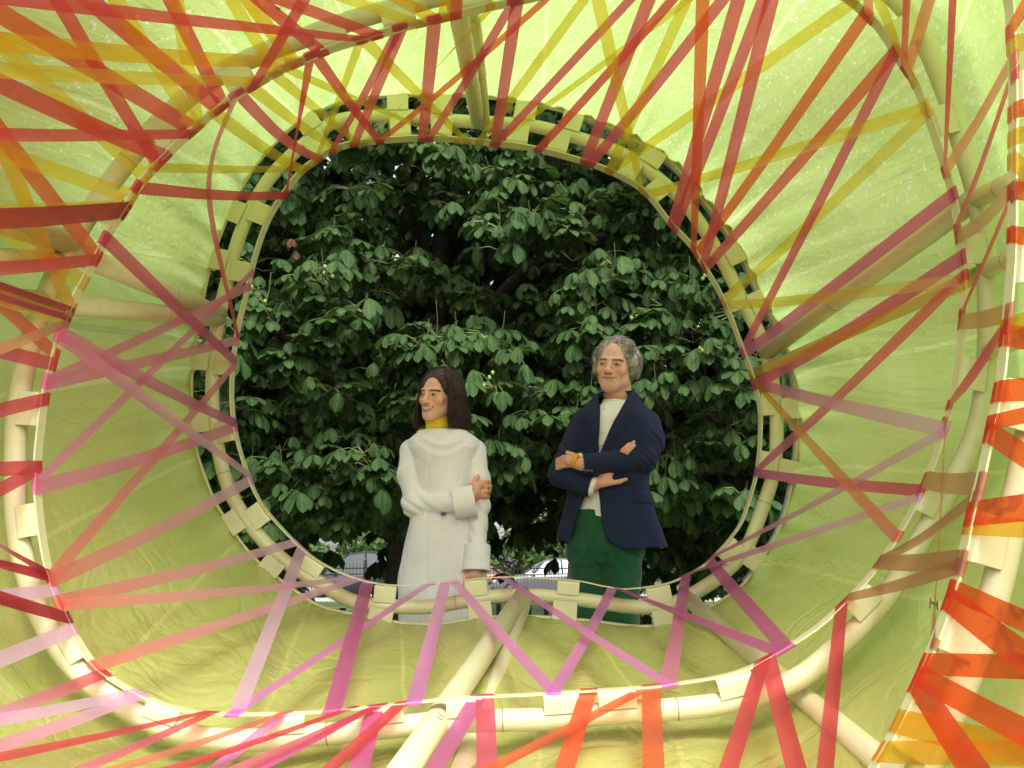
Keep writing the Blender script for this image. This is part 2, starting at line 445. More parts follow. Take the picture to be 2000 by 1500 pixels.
def hoop(name, label, Y, rail, tube, edge, tube_r, rail_w, br_in, br_out, joints, edge_mat=None):
    root = empty(name, tuple(np.array((tube[:, 0].mean(), Y, tube[:, 2].min()))))
    tag(root, label, 'hoop', 'cream steel hoops of the pavilion')
    v, f = tube_geo(tube, tube_r, 14, True); mesh_obj('tube', v, f, M_PAINT, root)
    band_mesh('ribbon_rail', rail, rail_w, 0.0045, M_PAINT, root)
    if edge is not None:
        v, f = tube_geo(edge, 0.0075, 8, True); mesh_obj('film_rail', v, f, edge_mat or M_PAINT, root)
    for px in br_in: bracket(root, px, Y, tube, rail, True)
    for px in br_out: bracket(root, px, Y, tube, edge, False)
    for px in joints:
        c, t = nearest(tube, P(px[0], px[1], Y))
        v, f = tube_geo([c - t * 0.0012, c + t * 0.0012], tube_r + 0.0006, 16); mesh_obj('joint', v, f, M_JOINT, root)
    return root

far_in = [(782,228),(866,232),(1015,243),(1098,260),(1240,315),(1300,362),(1395,480),(1447,585),(1512,790),(1508,908),(1440,1092),(1290,1184),(1108,1168),(932,1170),(751,1183),(600,1122),(488,1022),(422,850),(416,712),(448,530),(488,412),(610,272),(700,230)]
far_out = [(778,228),(862,232),(1022,243),(1110,262),(1262,328),(1330,390),(1410,510),(1458,603),(1514,800),(1505,915),(1452,1080),(1292,1184),(1104,1168),(936,1170),(749,1183),(546,1090),(478,1008),(416,822),(416,705),(452,515),(482,425),(620,266)]
hoop_far = hoop('steel_hoop', 'far cream steel hoop framing the opening with the two people', YA, cA_rail, cA_tube, cA_edge, 0.0275, 0.06,
                far_in, far_out, [(540,332),(1500,985),(437,925),(1190,290),(890,1177)])
mid_br = [(310,243),(452,135),(640,58),(772,17),(922,-20),(1790,55),(1866,235),(1926,492),(1926,742),(1838,990),(1702,1199),(1442,1368),(1206,1392),(1098,1403),(909,1409),(755,1421),(565,1441),(312,1415),(122,1272),(34,1024),(37,800),(190,392)]
hoop_mid = hoop('steel_hoop', 'middle cream steel hoop standing between the camera and the opening', YB, cB_rail, cB_tube, None, 0.0275, 0.04,
                mid_br, [], [(982,1407),(1322,1385),(30,930),(1907,380),(250,312),(640,1433)])
near_br = [(2000,190),(2010,520),(1990,800),(1930,1060),(1880,1240),(1800,1440)]
hoop_near = hoop('steel_hoop', 'near cream steel hoop cut off by the right edge of the picture', YC, cC_rail, cC_tube, None, 0.0275, 0.035,
                 near_br, [], [])
hoop_door = hoop('steel_hoop', 'nearest cream steel hoop around the camera outside the frame', YD, cD_rail, cD_tube, None, 0.0275, 0.035, [], [], [])

# ------------------------------------------------------------------ struts between the hoops
def strut(label, pts, r=0.03, mark=None):
    p = [np.asarray(q, float) for q in pts]
    root = empty('steel_strut', tuple(p[0])); tag(root, label, 'strut', 'slanting steel struts')
    v, f = tube_geo(p, r, 16); mesh_obj('tube', v, f, M_PAINT, root)
    for u in ([0.42] if len(p) == 2 else []):
        c = p[0] + (p[1] - p[0]) * u; d = (p[1] - p[0]); d /= np.linalg.norm(d)
        v, f = tube_geo([c - d * 0.001, c + d * 0.001], r + 0.0006, 16); mesh_obj('joint', v, f, M_JOINT, root)
    return root
def on(ring, px, py, dy=0.0):
    Y, c = {'A': (YA, cA_tube), 'B': (YB, cB_tube), 'C': (YC, cC_tube), 'D': (YD, cD_tube)}[ring]
    q, _ = nearest(c, P(px, py, Y)); q = q.copy(); q[1] += dy; return q
strut('thick cream strut rising from the top of the far hoop', [on('A', 934, 240), on('B', 888, -14)])
strut('paler cream strut just behind the thick one at the top', [on('A', 946, 240, .03), P(915, -60, 2.75)], 0.026)
strut('thick cream strut from the far hoop up right to the middle hoop', [on('A', 1497, 690), on('B', 1908, 385)], 0.032)
strut('slimmer cream strut below the thick one on the right', [on('A', 1507, 715, .02), on('B', 1929, 528)], 0.022)
strut('cream strut from the left of the far hoop slanting up to the left', [on('A', 420, 612), on('B', 132, 488)], 0.032)
strut('level cream strut from the left of the far hoop', [on('A', 418, 622), on('B', 88, 590)], 0.031)
strut('thick cream strut descending to the bottom left from the far hoop with pencil marks', [on('A', 1022, 1162), on('B', 852, 1410), P(740, 1575, 2.15)], 0.034)
strut('cream strut behind the marked one at the bottom', [on('A', 1028, 1163, .04), P(950, 1390, 2.95), P(868, 1590, 2.4)], 0.03)
strut('cream strut running to the lower right corner under the middle hoop', [on('A', 1345, 1176), P(1560, 1355, 2.72), P(1760, 1520, 2.1)], 0.029)
strut('cream strut leaving the middle hoop towards the right edge, higher one', [on('B', 1908, 388), on('C', 2110, 330)], 0.026)
strut('cream strut leaving the middle hoop towards the right edge, lower one', [on('B', 1929, 528), on('C', 2110, 470)], 0.022)
strut('cream strut leaving the middle hoop to the left edge, higher one', [on('B', 138, 474), on('C', -330, 330)], 0.032)
strut('cream strut leaving the middle hoop to the left edge, middle one', [on('B', 120, 512), on('C', -345, 490)], 0.028)
strut('cream strut leaving the middle hoop to the left edge, lower one', [on('B', 88, 588), on('C', -350, 560)], 0.028)
strut('cream strut leaving the middle hoop at the lower right corner', [on('B', 1960, 690), on('C', 2015, 640)], 0.02)
# pencil marks on the big strut
_a, _b = on('B', 852, 1410), P(740, 1575, 2.15)
def surf_mark(parent, base, ax, strokes, name, mat, off):
    """thin strokes laid on a surface that faces the camera"""
    view = np.array((0, 0, CAMZ)) - base; view /= np.linalg.norm(view)
    ax = ax / np.linalg.norm(ax); side = np.cross(ax, view); side /= np.linalg.norm(side); nrm = np.cross(side, ax)
    mb = MB()
    for st in strokes:
        mb.tube([base + ax * u + side * w + nrm * off for u, w in st], 0.0011, 4)
    return mb.build(name, mat, parent)
_st = [o for o in COL.objects if o.get('label', '').startswith('thick cream strut descending')][0]
surf_mark(_st, _a + (_b - _a) * 0.05, _b - _a, [[(0.0, -.010), (.004, .0), (.0, .010)], [(.004, .0), (.010, .004)], [(.018, -.010), (.024, .0), (.018, .009)], [(.022, .0), (.028, .003)]], 'pencil_mark', M_JOINT, 0.0342)

# ------------------------------------------------------------------ film membrane
def polar(curve, n=320):
    c = np.array((0.5 * (curve[:, 0].min() + curve[:, 0].max()), 0, 0.5 * (curve[:, 2].min() + curve[:, 2].max())))
    a = np.arctan2(curve[:, 2] - c[2], curve[:, 0] - c[0]); r = np.hypot(curve[:, 0] - c[0], curve[:, 2] - c[2])
    o = np.argsort(a); a, r = a[o], r[o]
    a = np.concatenate((a - 2 * math.pi, a, a + 2 * math.pi)); r = np.tile(r, 3)
    g = np.linspace(-math.pi, math.pi, n, endpoint=False)
    return c, g, np.interp(g, a, r), float(curve[:, 1].mean())
NF = 360
c_end = offset_curve(cC_rail, 0.17); c_end[:, 1] = 1.55
stations = [polar(c, NF) for c in (cA_edge, cB_edge, cC_edge, c_end)]
def film_point(g_idx, s):
    """s runs 0..3 through the stations"""
    k = min(int(s), 2); u = s - k
    c0, g, r0, y0 = stations[k]; c1, _, r1, y1 = stations[k + 1]
    uu = u * u * (3 - 2 * u) * 0.35 + u * 0.65
    c = c0 * (1 - uu) + c1 * uu; r = (r0[g_idx] * (1 - uu) + r1[g_idx] * uu)
    r = r - 0.035 * math.sin(math.pi * u)
    y = y0 * (1 - u) + y1 * u
    a = g[g_idx]
    return np.array((c[0] + r * math.cos(a), y, c[2] + r * math.sin(a)))
svals = np.concatenate((np.linspace(0, 1, 34)[:-1], np.linspace(1, 2, 14)[:-1], np.linspace(2, 3, 12)))
fv, fuv = [], []
_ph = nrg.uniform(0, 6.28, 12)
for s in svals:
    for i in range(NF):
        p = film_point(i, s); a = stations[0][1][i]
        y = p[1]
        # pleats gathered at the far edge, slow sags elsewhere
        e = math.exp(-((4.0 - y) / 0.35))
        puck = 0.010 * e * (1 - math.exp(-(4.0 - y) / 0.05)) * (math.sin(61 * a + _ph[0]) + 0.6 * math.sin(97 * a + _ph[1]))
        slow = 0.008 * (math.sin(9 * a + 2.1 * y + _ph[2]) + math.sin(14 * a - 3.3 * y + _ph[3])) * (1 - e)
        low = max(0.0, -math.sin(a))
        crum = 0.006 * low * (math.sin(23 * a + 9 * y + _ph[4]) + math.sin(31 * a - 13 * y + _ph[5])) * (1 - e)
        d = np.array((math.cos(a), 0, math.sin(a)))
        fv.append(p + d * (puck + slow + crum)); fuv.append(((a + math.pi) * 1.15, 4.0 - y))
ff = []
ns = len(svals)
for k in range(ns - 1):
    for i in range(NF):
        j = (i + 1) % NF
        ff.append((k * NF + i, (k + 1) * NF + i, (k + 1) * NF + j, k * NF + j))
film_root = empty('pavilion_film', (0, YA, 0.6))
tag(film_root, 'translucent lime green film stretched around the outside of the hoops', 'membrane')
mesh_obj('membrane', fv, np.array(ff), M_FILM, film_root, True, uvs=fuv)
hem = offset_curve(cA_edge, 0.016); 
band_mesh('hem', offset_curve(cA_edge, 0.009), 0.045, 0.003, M_HEM, film_root, yoff=-0.02)
v, f = tube_geo(cA_edge[int(len(cA_edge) * 0.10):int(len(cA_edge) * 0.42)] + np.array((0, 0.02, 0)), 0.014, 8); mesh_obj('keder_rail', v, f, M_GREY, film_root)
fva = np.array(fv).reshape(ns, NF, 3)
def seam(i, di, k0, k1, w=0.006):
    v, f = [], []
    for q, k in enumerate(range(k0, k1)):
        fi = i + 3.536 * (4.0 - fva[k, i, 1]); ii = int(math.floor(fi)); fr = fi - ii
        c = fva[k, ii % NF] * (1 - fr) + fva[k, (ii + 1) % NF] * fr; a = -math.pi + 2 * math.pi * fi / NF
        tn = np.array((-math.sin(a), 0, math.cos(a))); d = np.array((math.cos(a), 0, math.sin(a)))
        v += [c - tn * w - d * 0.004, c + tn * w - d * 0.004]
        if q: f.append((2 * q - 2, 2 * q - 1, 2 * q + 1, 2 * q))
    return mesh_obj('seam', v, f, M_SEAM, film_root)
for k, i in enumerate(range(4, NF, 17)):
    seam(i, 0, 0, 33 + 13, 0.0058)
# ------------------------------------------------------------------ ribbons
RC = {  # colour words and tape colours; pinks and lilacs have reflected sky painted in
 'r': ('crimson', srgb(240,80,98)), 'o': ('orange-red', srgb(250,104,66)), 'y': ('yellow', srgb(255,220,82)), 'Y': ('amber', srgb(255,192,44)),
 'd': ('dark-red', srgb(176,34,52)), 'm': ('magenta', srgb(226,112,188)), 'p': ('pink', srgb(255,158,204)), 'P': ('orchid-pink', srgb(252,156,240)), 'l': ('lilac', srgb(252,206,250)),
 's': ('salmon', srgb(255,146,128)), 't': ('tan', srgb(214,152,112)), 'O': ('bright-orange', srgb(255,86,20)), 'R': ('rose', srgb(240,96,136)),
}
HOURS = ['twelve', 'one', 'two', 'three', 'four', 'five', 'six', 'seven', 'eight', 'nine', 'ten', 'eleven']
def clock(px, py):
    h = (math.degrees(math.atan2(px - 985, 720 - py)) / 30.0) % 12
    q = int(round(h * 2)) % 24
    return HOURS[q // 2] if q % 2 == 0 else 'half past ' + HOURS[q // 2]
RIB = []
def ribbon_geo(a, ta, b, tb, w, cols, mids=(), twist=0.0, sag=0.0, bow=0.003):
    """tape from rail point a (rail direction ta) to b, ends cut along the rails"""
    pts = [a] + list(mids) + [b]
    if mids: path = catmull(pts, 8, False)
    else: path = np.array([a + (b - a) * u for u in np.linspace(0, 1, 15)])
    n = len(path); u = np.linspace(0, 1, n)
    path = path + np.outer(np.sin(np.pi * u) * sag, (0, 0, -1.0))
    D = np.gradient(path, axis=0); D /= np.linalg.norm(D, axis=1)[:, None]
    if np.dot(ta, tb) < 0: tb = -tb
    V, F, C, UV = [], [], [], []
    m = 5
    L = np.linalg.norm(b - a)
    for i in range(n):
        t = ta * (1 - u[i]) + tb * u[i]
        wd = t - D[i] * t.dot(D[i]); s = np.linalg.norm(wd); wd /= max(s, 1e-6)
        if s < .5:                              # tape nearly along the rails: lies flat towards the inside of the tunnel
            vd = np.cross(D[i], path[i] - np.array((0, 0, CAMZ))); vd /= np.linalg.norm(vd); vd = vd if vd.dot(wd) > 0 else -vd
            wd = wd * (s / .5) + vd * (1 - s / .5); wd /= np.linalg.norm(wd)
        nr = np.cross(D[i], wd)
        tw = twist * math.sin(math.pi * u[i]) if abs(twist) < 3 else twist * u[i]
        wv = wd * math.cos(tw) + nr * math.sin(tw); nv = np.cross(D[i], wv)
        col = np.array(cols[0][:3]) * (1 - u[i]) + np.array(cols[-1][:3]) * u[i]  # second colour along the tape paints in its sky sheen
        for k in range(m):
            q = (k / (m - 1) - 0.5)
            p = path[i] + wv * q * w + nv * bow * (1 - 4 * q * q) * math.sin(math.pi * min(1, max(0, u[i] * 1.0)))
            # end cut parallel to the rail
            for e, te in ((0, ta), (1, tb)):
                x = abs(u[i] - e) * L
                if x < w * 1.2:
                    tt = te / max(0.45, np.linalg.norm(te - D[i] * te.dot(D[i])))
                    tt = tt if tt.dot(wv) > 0 else -tt
                    f = 1 - x / (w * 1.2)
                    p = p * (1 - f) + (path[i] + tt * q * w * 0.96) * f
            V.append(p); C.append(col); UV.append((q + 0.5, u[i] * L))
        if i:
            for k in range(m - 1):
                F.append(((i - 1) * m + k, (i - 1) * m + k + 1, i * m + k + 1, i * m + k))
    return V, F, C, UV
def wrap_geo(p, t, out, w, col, ydir, hw):
    """the bit of tape folded over the rail"""
    y = np.array((0, 1.0, 0)) * ydir
    prof = [p, p + y * (hw - .004), p + y * (hw + .001) + out * .001, p + y * (hw + .0015) + out * .010, p + y * (hw - .004) + out * .0125]
    V, F = [], []
    for i, q in enumerate(prof):
        V += [q - t * w * 0.48, q + t * w * 0.48]
        if i: F.append((2 * i - 2, 2 * i - 1, 2 * i + 1, 2 * i))
    return V, F
RINGS = {'A': (YA, cA_rail), 'B': (YB, cB_rail), 'C': (YC, cC_rail), 'D': (YD, cD_rail)}
def place(ring, px):
    Y, c = RINGS[ring]
    q, t = nearest(c, P(px[0], px[1], Y)); cen = c.mean(0); out = q - cen; out[1] = 0; out /= np.linalg.norm(out)
    return q - out * 0.0025, t, out
PXC = {k: proj(v[1]) for k, v in RINGS.items() if k in 'CD'}
def extend(ring, p0, q):
    """where the line p0->q leaves through the projected rail of a nearer hoop"""
    p0, q = np.array(p0, float), np.array(q, float); d = q - p0; poly = PXC[ring]; best = None
    for i in range(len(poly)):
        a, b = poly[i], poly[(i + 1) % len(poly)]; e = b - a
        den = d[0] * e[1] - d[1] * e[0]
        if abs(den) < 1e-9: continue
        s = ((a[0] - p0[0]) * e[1] - (a[1] - p0[1]) * e[0]) / den; u = ((a[0] - p0[0]) * d[1] - (a[1] - p0[1]) * d[0]) / den
        if s > 0.05 and 0 <= u <= 1 and (best is None or s > best): best = s
    return tuple(p0 + d * best)
def ribbon(col, r0, p0, r1, p1, w=0.038, twist=0.0, sag=None, mids=(), edge=None, word=None):
    cols = [RC[c][1] for c in col]
    a, ta, oa = place(r0, p0); b, tb, ob = place(r1, p1)
    # keep neighbouring tapes from sharing a plane
    j = rng.uniform(-0.008, 0.008); a = a + np.array((0, j, 0)); b = b + np.array((0, rng.uniform(-0.006, 0.006), 0))
    if sag is None: sag = rng.uniform(0.0, 0.012)
    w = w * rng.uniform(0.95, 1.06)
    V, F, C, UV = ribbon_geo(a, ta, b, tb, w, cols, [np.asarray(m) for m in mids], twist, sag, rng.uniform(0.0015, 0.004))
    V, F, C, UV = list(V), list(F), list(C), list(UV)
    HWD = {'A': .03, 'B': .02, 'C': .0175, 'D': .0175}
    for (p, t, o, yd, c, rk) in ((a, ta, oa, 1, cols[0], r0), (b, tb, ob, -1, cols[-1], r1)):
        v2, f2 = wrap_geo(p + np.array((0, RINGS[rk][0] - p[1], 0)), t, o, w, c, yd, HWD[rk]); n0 = len(V)
        V += v2; F += [tuple(i + n0 for i in q) for q in f2]; C += [np.array(c[:3])] * len(v2); UV += [(0.5, 0)] * len(v2)
    o = mesh_obj('ribbon', V, F, M_RIBO if col == 'O' else M_RIB, None, True, cols=np.array(C), uvs=np.array(UV))
    for e in (o,): pass
    RIB.append((o, col, r0, p0, r1, p1, edge, word or ('narrow ' if (w < 0.03 or abs(twist) > 0.5) else '')))
    return o

AB = [  # colour, far-hoop pixel, middle-hoop pixel, options
 ('R',(625,312),(470,188),{'sag':.03}),
 ('rp',(465,655),(462,195),{'mid':(408,380,3.25),'w':.030}),
 ('r',(556,383),(276,371),{}), ('r',(556,372),(607,116),{'w':.030,'twist':.4}), ('r',(741,272),(618,112),{'w':.034}),
 ('R',(648,295),(778,57),{}), ('R',(690,284),(784,56),{}), ('R',(825,271),(848,41),{'w':.04}),
 ('R',(838,271),(1002,8),{'w':.034}), ('o',(741,273),(1078,-12),{'w':.034}), ('R',(966,281),(1010,5),{'w':.04}),
 ('R',(968,281),(1270,-38),{}), ('r',(1050,293),(1352,-40),{'w':.034}), ('R',(1142,317),(1284,-42),{'w':.042}), ('R',(1152,321),(1446,-46),{'w':.04}),
 ('y',(912,275),(712,78),{}), ('y',(892,273),(560,133),{'w':.03}), ('y',(660,291),(492,170),{}), ('y',(712,278),(958,14),{'w':.028,'twist':.7}),
 ('y',(935,278),(1158,-26),{}), ('y',(962,281),(1405,-46),{'w':.03}), ('y',(1255,373),(1163,-28),{}), ('y',(1189,335),(1362,-44),{'w':.036}),
 ('y',(1190,336),(1663,5),{}), ('y',(1262,379),(1804,212),{'w':.036}),
 ('R',(1312,440),(1456,-46),{'w':.042}), ('R',(1319,447),(1508,-44),{'w':.04}), ('o',(1356,488),(1375,-46),{'w':.038}), ('R',(1374,520),(1518,-42),{'w':.044}),
 ('o',(1362,496),(1690,30),{}), ('Ro',(1378,525),(1747,102),{'w':.036,'twist':.35}), ('R',(1450,687),(1748,104),{'w':.036}),
 ('y',(1412,588),(1807,222),{}), ('y',(1416,596),(1880,545),{'w':.036}), ('mR',(1453,692),(1860,382),{'w':.042}), ('y',(1467,730),(1881,556),{'w':.036}),
 ('R',(1474,752),(1876,505),{'w':.046}), ('mo',(1478,920),(1876,540),{'w':.03,'twist':1.15}), ('ml',(1472,748),(1842,838),{'w':.044}),
 ('ml',(1390,1090),(1838,846),{'w':.036}), ('mR',(1477,924),(1796,957),{'w':.036}), ('ml',(1345,1121),(1790,973),{'w':.03,'twist':.3}),
 ('Ys',(1470,738),(1750,1048),{'w':.034}), ('m',(1385,1094),(1533,1264),{'w':.04}), ('m',(1203,1147),(1516,1272),{'w':.034}), ('mp',(1340,1123),(1306,1334),{'w':.042}),
 ('P',(1198,1147),(1082,1352),{'w':.036}), ('P',(980,1127),(1302,1335),{'w':.034}), ('P',(884,1134),(1080,1352),{'w':.038}), ('P',(870,1136),(810,1370),{'w':.044}),
 ('P',(842,1139),(458,1392),{'w':.036}), ('m',(718,1134),(650,1386),{'w':.046}), ('l',(590,1070),(460,1392),{'w':.042}),
 ('ls',(578,1060),(119,1174),{'w':.034}), ('ls',(697,1129),(122,1182),{'w':.034}), ('ls',(703,1131),(190,1299),{'w':.036}), ('ls',(490,938),(104,1132),{'w':.038}),
 ('ps',(456,715),(101,1126),{'w':.034}), ('p',(459,833),(76,952),{'w':.038}), ('p',(494,532),(76,936),{'w':.03}), ('p',(487,560),(97,742),{'w':.034}),
 ('p',(463,666),(96,750),{'w':.036}), ('mR',(457,704),(207,468),{'w':.04}), ('mp',(459,826),(120,652),{'w':.038}), ('lp',(486,928),(118,658),{'w':.040}),
 ('y',(592,334),(420,220),{}), ('y',(600,326),(302,328),{'w':.034}), ('y',(614,317),(702,80),{'w':.028}), ('y',(700,280),(535,145),{'w':.034}),
]
for c, pa, pb, o in AB:
    mids = ()
    if 'mid' in o: mids = (P(*o['mid']),)
    ribbon(c, 'A', pa, 'B', pb, o.get('w', .037), o.get('twist', 0), o.get('sag'), mids)
BC = [  # colour, middle-hoop pixel, a pixel further along, options
 ('r',(322,308),(0,158),{'w':.042}), ('ro',(380,253),(0,26),{'w':.042}), ('r',(308,322),(115,0),{'w':.036}), ('r',(428,213),(182,5),{'w':.04}), ('r',(436,207),(335,0),{'w':.036}),
 ('r',(492,170),(588,0),{'w':.036}), ('r',(736,70),(562,0),{'w':.036}), ('r',(706,78),(60,2),{'w':.03}), ('r',(372,260),(0,258),{'w':.03}), ('o',(190,503),(0,258),{'w':.04}),
 ('d',(243,412),(0,420),{'w':.046}), ('r',(188,508),(0,516),{'w':.034}), ('Y',(580,124),(0,76),{'w':.044}), ('y',(512,158),(0,130),{'w':.036}), ('y',(286,347),(0,86),{'w':.038}),
 ('y',(384,250),(228,0),{'w':.036}), ('y',(388,246),(346,0),{'w':.036}), ('y',(262,385),(0,292),{'w':.038}), ('y',(252,400),(0,408),{'w':.034}), ('Y',(140,605),(0,262),{'w':.042}),
 ('y',(163,552),(0,440),{'w':.044}), ('Y',(578,125),(490,0),{'w':.036}), ('y',(540,142),(456,0),{'w':.034}), ('r',(630,103),(500,-12),{'w':.036}), ('y',(822,46),(700,0),{'w':.034}),
 ('Y',(855,38),(790,0),{'w':.036}), ('o',(890,30),(892,-10),{'w':.036}), ('Y',(866,36),(872,-10),{'w':.034}), ('y',(1642,-10),(1622,-60),{'w':.034}),
 ('d',(136,614),(0,566),{'w':.040}), ('o',(110,694),(0,588),{'w':.036}), ('r',(104,712),(0,684),{'w':.034}), ('t',(128,632),(0,674),{'w':.026,'twist':.8}), ('y',(132,626),(0,578),{'w':.036}),
 ('r',(88,778),(0,800),{'w':.034}), ('r',(76,912),(0,916),{'w':.034}), ('r',(76,914),(0,948),{'w':.034}), ('d',(98,1128),(0,1098),{'w':.03,'twist':.5}), ('d',(98,1126),(0,1066),{'w':.026,'twist':.7}),
 ('l',(110,1152),(0,1156),{'w':.032}), ('d',(130,1208),(0,1163),{'w':.036}), ('l',(143,1228),(0,1282),{'w':.036}), ('rl',(205,1314),(0,1392),{'w':.032}),
 ('l',(268,1352),(0,1402),{'w':.034}), ('lp',(278,1358),(0,1455),{'w':.034}), ('r',(405,1392),(0,1478),{'w':.024}), ('rp',(415,1393),(160,1500),{'w':.028}),
 ('s',(560,1392),(210,1500),{'w':.026}), ('P',(556,1392),(410,1500),{'w':.032}), ('r',(690,1383),(310,1500),{'w':.026}), ('rp',(745,1377),(450,1500),{'w':.028}), ('m',(735,1379),(490,1500),{'w':.028}),
 ('r',(786,1372),(640,1495),{'w':.034}), ('m',(733,1379),(700,1500),{'w':.046}), ('m',(936,1360),(846,1500),{'w':.044}), ('R',(947,1358),(951,1500),{'w':.046}), ('o',(1152,1347),(1100,1500),{'w':.044}),
 ('o',(1276,1338),(968,1493),{'w':.034}), ('o',(1272,1338),(1277,1500),{'w':.046}), ('r',(1490,1288),(1420,1500),{'w':.042}), ('r',(1500,1284),(1556,1500),{'w':.042}), ('r',(1646,1176),(1612,1500),{'w':.038}),
 ('r',(1849,330),(1863,0),{'w':.026}), ('r',(1768,132),(1773,0),{'w':.026}), ('s',(1772,138),(1812,0),{'w':.034}), ('s',(1697,36),(1694,-10),{'w':.034}), ('y',(1785,160),(1722,0),{'w':.03,'twist':.6}),
]
for c, pb, q, o in BC:
    pc = extend('C', pb, q)
    e = 'left' if q[0] <= 30 else ('top' if q[1] <= 20 else 'bottom')
    ribbon(c, 'B', pb, 'C', pc, o['w'], o.get('twist', 0), edge=e)
BCR = [  # both ends in view on the right
 ('t',(1657,1168),(1872,1108),{'w':.034}), ('t',(1716,1098),(1876,1096),{'w':.044}), ('t',(1720,1092),(1904,975),{'w':.034}), ('t',(1846,820),(1822,1258),{'w':.022,'twist':.5}),
 ('t',(1810,938),(1910,945),{'w':.046}), ('r',(1858,790),(1962,640),{'w':.03,'twist':.4}), ('t',(1878,628),(1966,612),{'w':.038}), ('r',(1880,610),(1976,385),{'w':.024}),
 ('t',(1872,462),(1976,372),{'w':.036}), ('r',(1870,445),(1977,150),{'w':.03}), ('s',(1847,334),(1976,120),{'w':.036}),
]
for c, pb, pc, o in BCR: ribbon(c, 'B', pb, 'C', pc, o['w'], o.get('twist', 0))
CD = [
 ('O',(1960,655),(2000,658),{'w':.040}), ('Y',(1962,636),(2000,620),{'w':.03}), ('O',(1948,765),(2000,757),{'w':.042}), ('O',(1938,826),(2000,808),{'w':.032}), ('O',(1932,846),(2000,884),{'w':.040}),
 ('O',(1897,1005),(2000,985),{'w':.052}), ('Y',(1890,1028),(2000,1024),{'w':.034}), ('O',(1862,1150),(2000,1200),{'w':.036}), ('O',(1854,1172),(2000,1268),{'w':.044}),
 ('O',(1806,1298),(2000,1290),{'w':.042}), ('O',(1796,1322),(2000,1412),{'w':.040}), ('O',(1790,1334),(1912,1500),{'w':.042}), ('Y',(1756,1412),(2000,1448),{'w':.046}), ('Y',(1722,1470),(2000,1452),{'w':.044}),
 ('O',(1975,60),(2000,12),{'w':.036}), ('Y',(1976,88),(2000,82),{'w':.034}), ('O',(1977,218),(2000,208),{'w':.036}), ('Y',(1977,268),(2000,262),{'w':.034}), ('Y',(1977,312),(2000,332),{'w':.034}),
 ('O',(1977,372),(2000,372),{'w':.034}), ('O',(1976,456),(2000,458),{'w':.032}),
]
for c, pc, q, o in CD: ribbon(c, 'C', pc, 'D', extend('D', pc, q), o['w'], edge='right', sag=0.015)
# marks inked on the thin tan tape at the right
_t = [r for r in RIB if r[3] == (1846, 820)][0][0]
_q0, _q1 = place('B', (1846, 820))[0], place('C', (1822, 1258))[0]
surf_mark(_t, _q0 + (_q1 - _q0) * 0.875, _q1 - _q0, [[(-.016, .006), (.018, .006)], [(-.01, -.006), (.02, -.007)], [(.0, .006), (.006, -.007)], [(-.006, .006), (.0, -.006)]], 'ink_mark', M_DARK, 0.004)
# labels that single each tape out
ORD = ['first', 'second', 'third', 'fourth', 'fifth', 'sixth', 'seventh', 'eighth']
NUM = {2: 'two', 3: 'three', 4: 'four', 5: 'five', 6: 'six', 7: 'seven'}
HN = {'A': 'far hoop', 'B': 'middle hoop', 'C': 'near hoop'}
groups = {}
for r in RIB:
    o, col, r0, p0, r1, p1, e, word = r
    cw = RC[col[0]][0] if len(set(col)) == 1 else RC[col[0]][0] + '-to-' + RC[col[-1]][0]
    if e: lb = f'{word}{cw} ribbon, {HN[r0]} at {clock(*p0)} off the {e} edge'
    else: lb = f'{word}{cw} ribbon, {HN[r0]} at {clock(*p0)} to {HN[r1]} at {clock(*p1)}'
    groups.setdefault(lb, []).append(r)
for lb, rs in groups.items():
    rs.sort(key=lambda r: math.atan2(r[3][0] - 985, 720 - r[3][1]) * 1000 + math.atan2(r[5][0] - 985, 720 - r[5][1]))
    for k, r in enumerate(rs):
        if len(lb.replace('-', ' ').split()) > 15: lb = lb.replace(' at ', ' ')
        x = lb if len(rs) == 1 else (lb.replace(' at ', ' ').replace(' ribbon, far hoop', ' ribbon, ' + ('upper' if k == 0 else 'lower') + ' one, far hoop') if len(lb.split()) > 14 and len(rs) == 2 else lb.replace(' at ', ' ').replace('narrow ', '').replace(' ribbon,', f' ribbon {ORD[k]} of {NUM[len(rs)]} clockwise,'))
        tag(r[0], x, 'ribbon', 'ribbons laced between the hoops')
# ------------------------------------------------------------------ ground, road
def mat_grass():
    t = NT('grass_ground')
    pos = t.n('NewGeometry').outputs['Position']
    a = t.noise(1.3, 5, pos, 0.6); b = t.noise(40, 3, pos, 0.6)
    c = t.ramp(a, [(0.3, (0.07, 0.115, 0.025)), (0.55, (0.11, 0.16, 0.04)), (0.8, (0.17, 0.19, 0.06))])
    c = t.mix(c, (0.05, 0.08, 0.02, 1), t.math('MULTIPLY', b, 0.6))
    p = t.n('BsdfPrincipled'); t.set(p.inputs['Base Color'], c); t.set(p.inputs['Roughness'], 0.9)
    t.set(p.inputs['Normal'], t.bump(b, 0.8, 0.03))
    return t.surf(p)
def mat_asphalt():
    t = NT('asphalt')
    pos = t.n('NewGeometry').outputs['Position']
    n1 = t.noise(0.6, 4, pos); n2 = t.noise(60, 3, pos)
    c = t.ramp(t.math('ADD', t.math('MULTIPLY', n1, 0.6), t.math('MULTIPLY', n2, 0.4)), [(0.3, (0.10, 0.10, 0.10)), (0.7, (0.19, 0.19, 0.185))])
    p = t.n('BsdfPrincipled'); t.set(p.inputs['Base Color'], c); t.set(p.inputs['Roughness'], 0.8)
    return t.surf(p)
M_GRASS, M_ROAD = mat_grass(), mat_asphalt()
M_KERB = principled('kerb_stone', (0.55, 0.54, 0.5), 0.8, var=0.2, bump_scale=30)
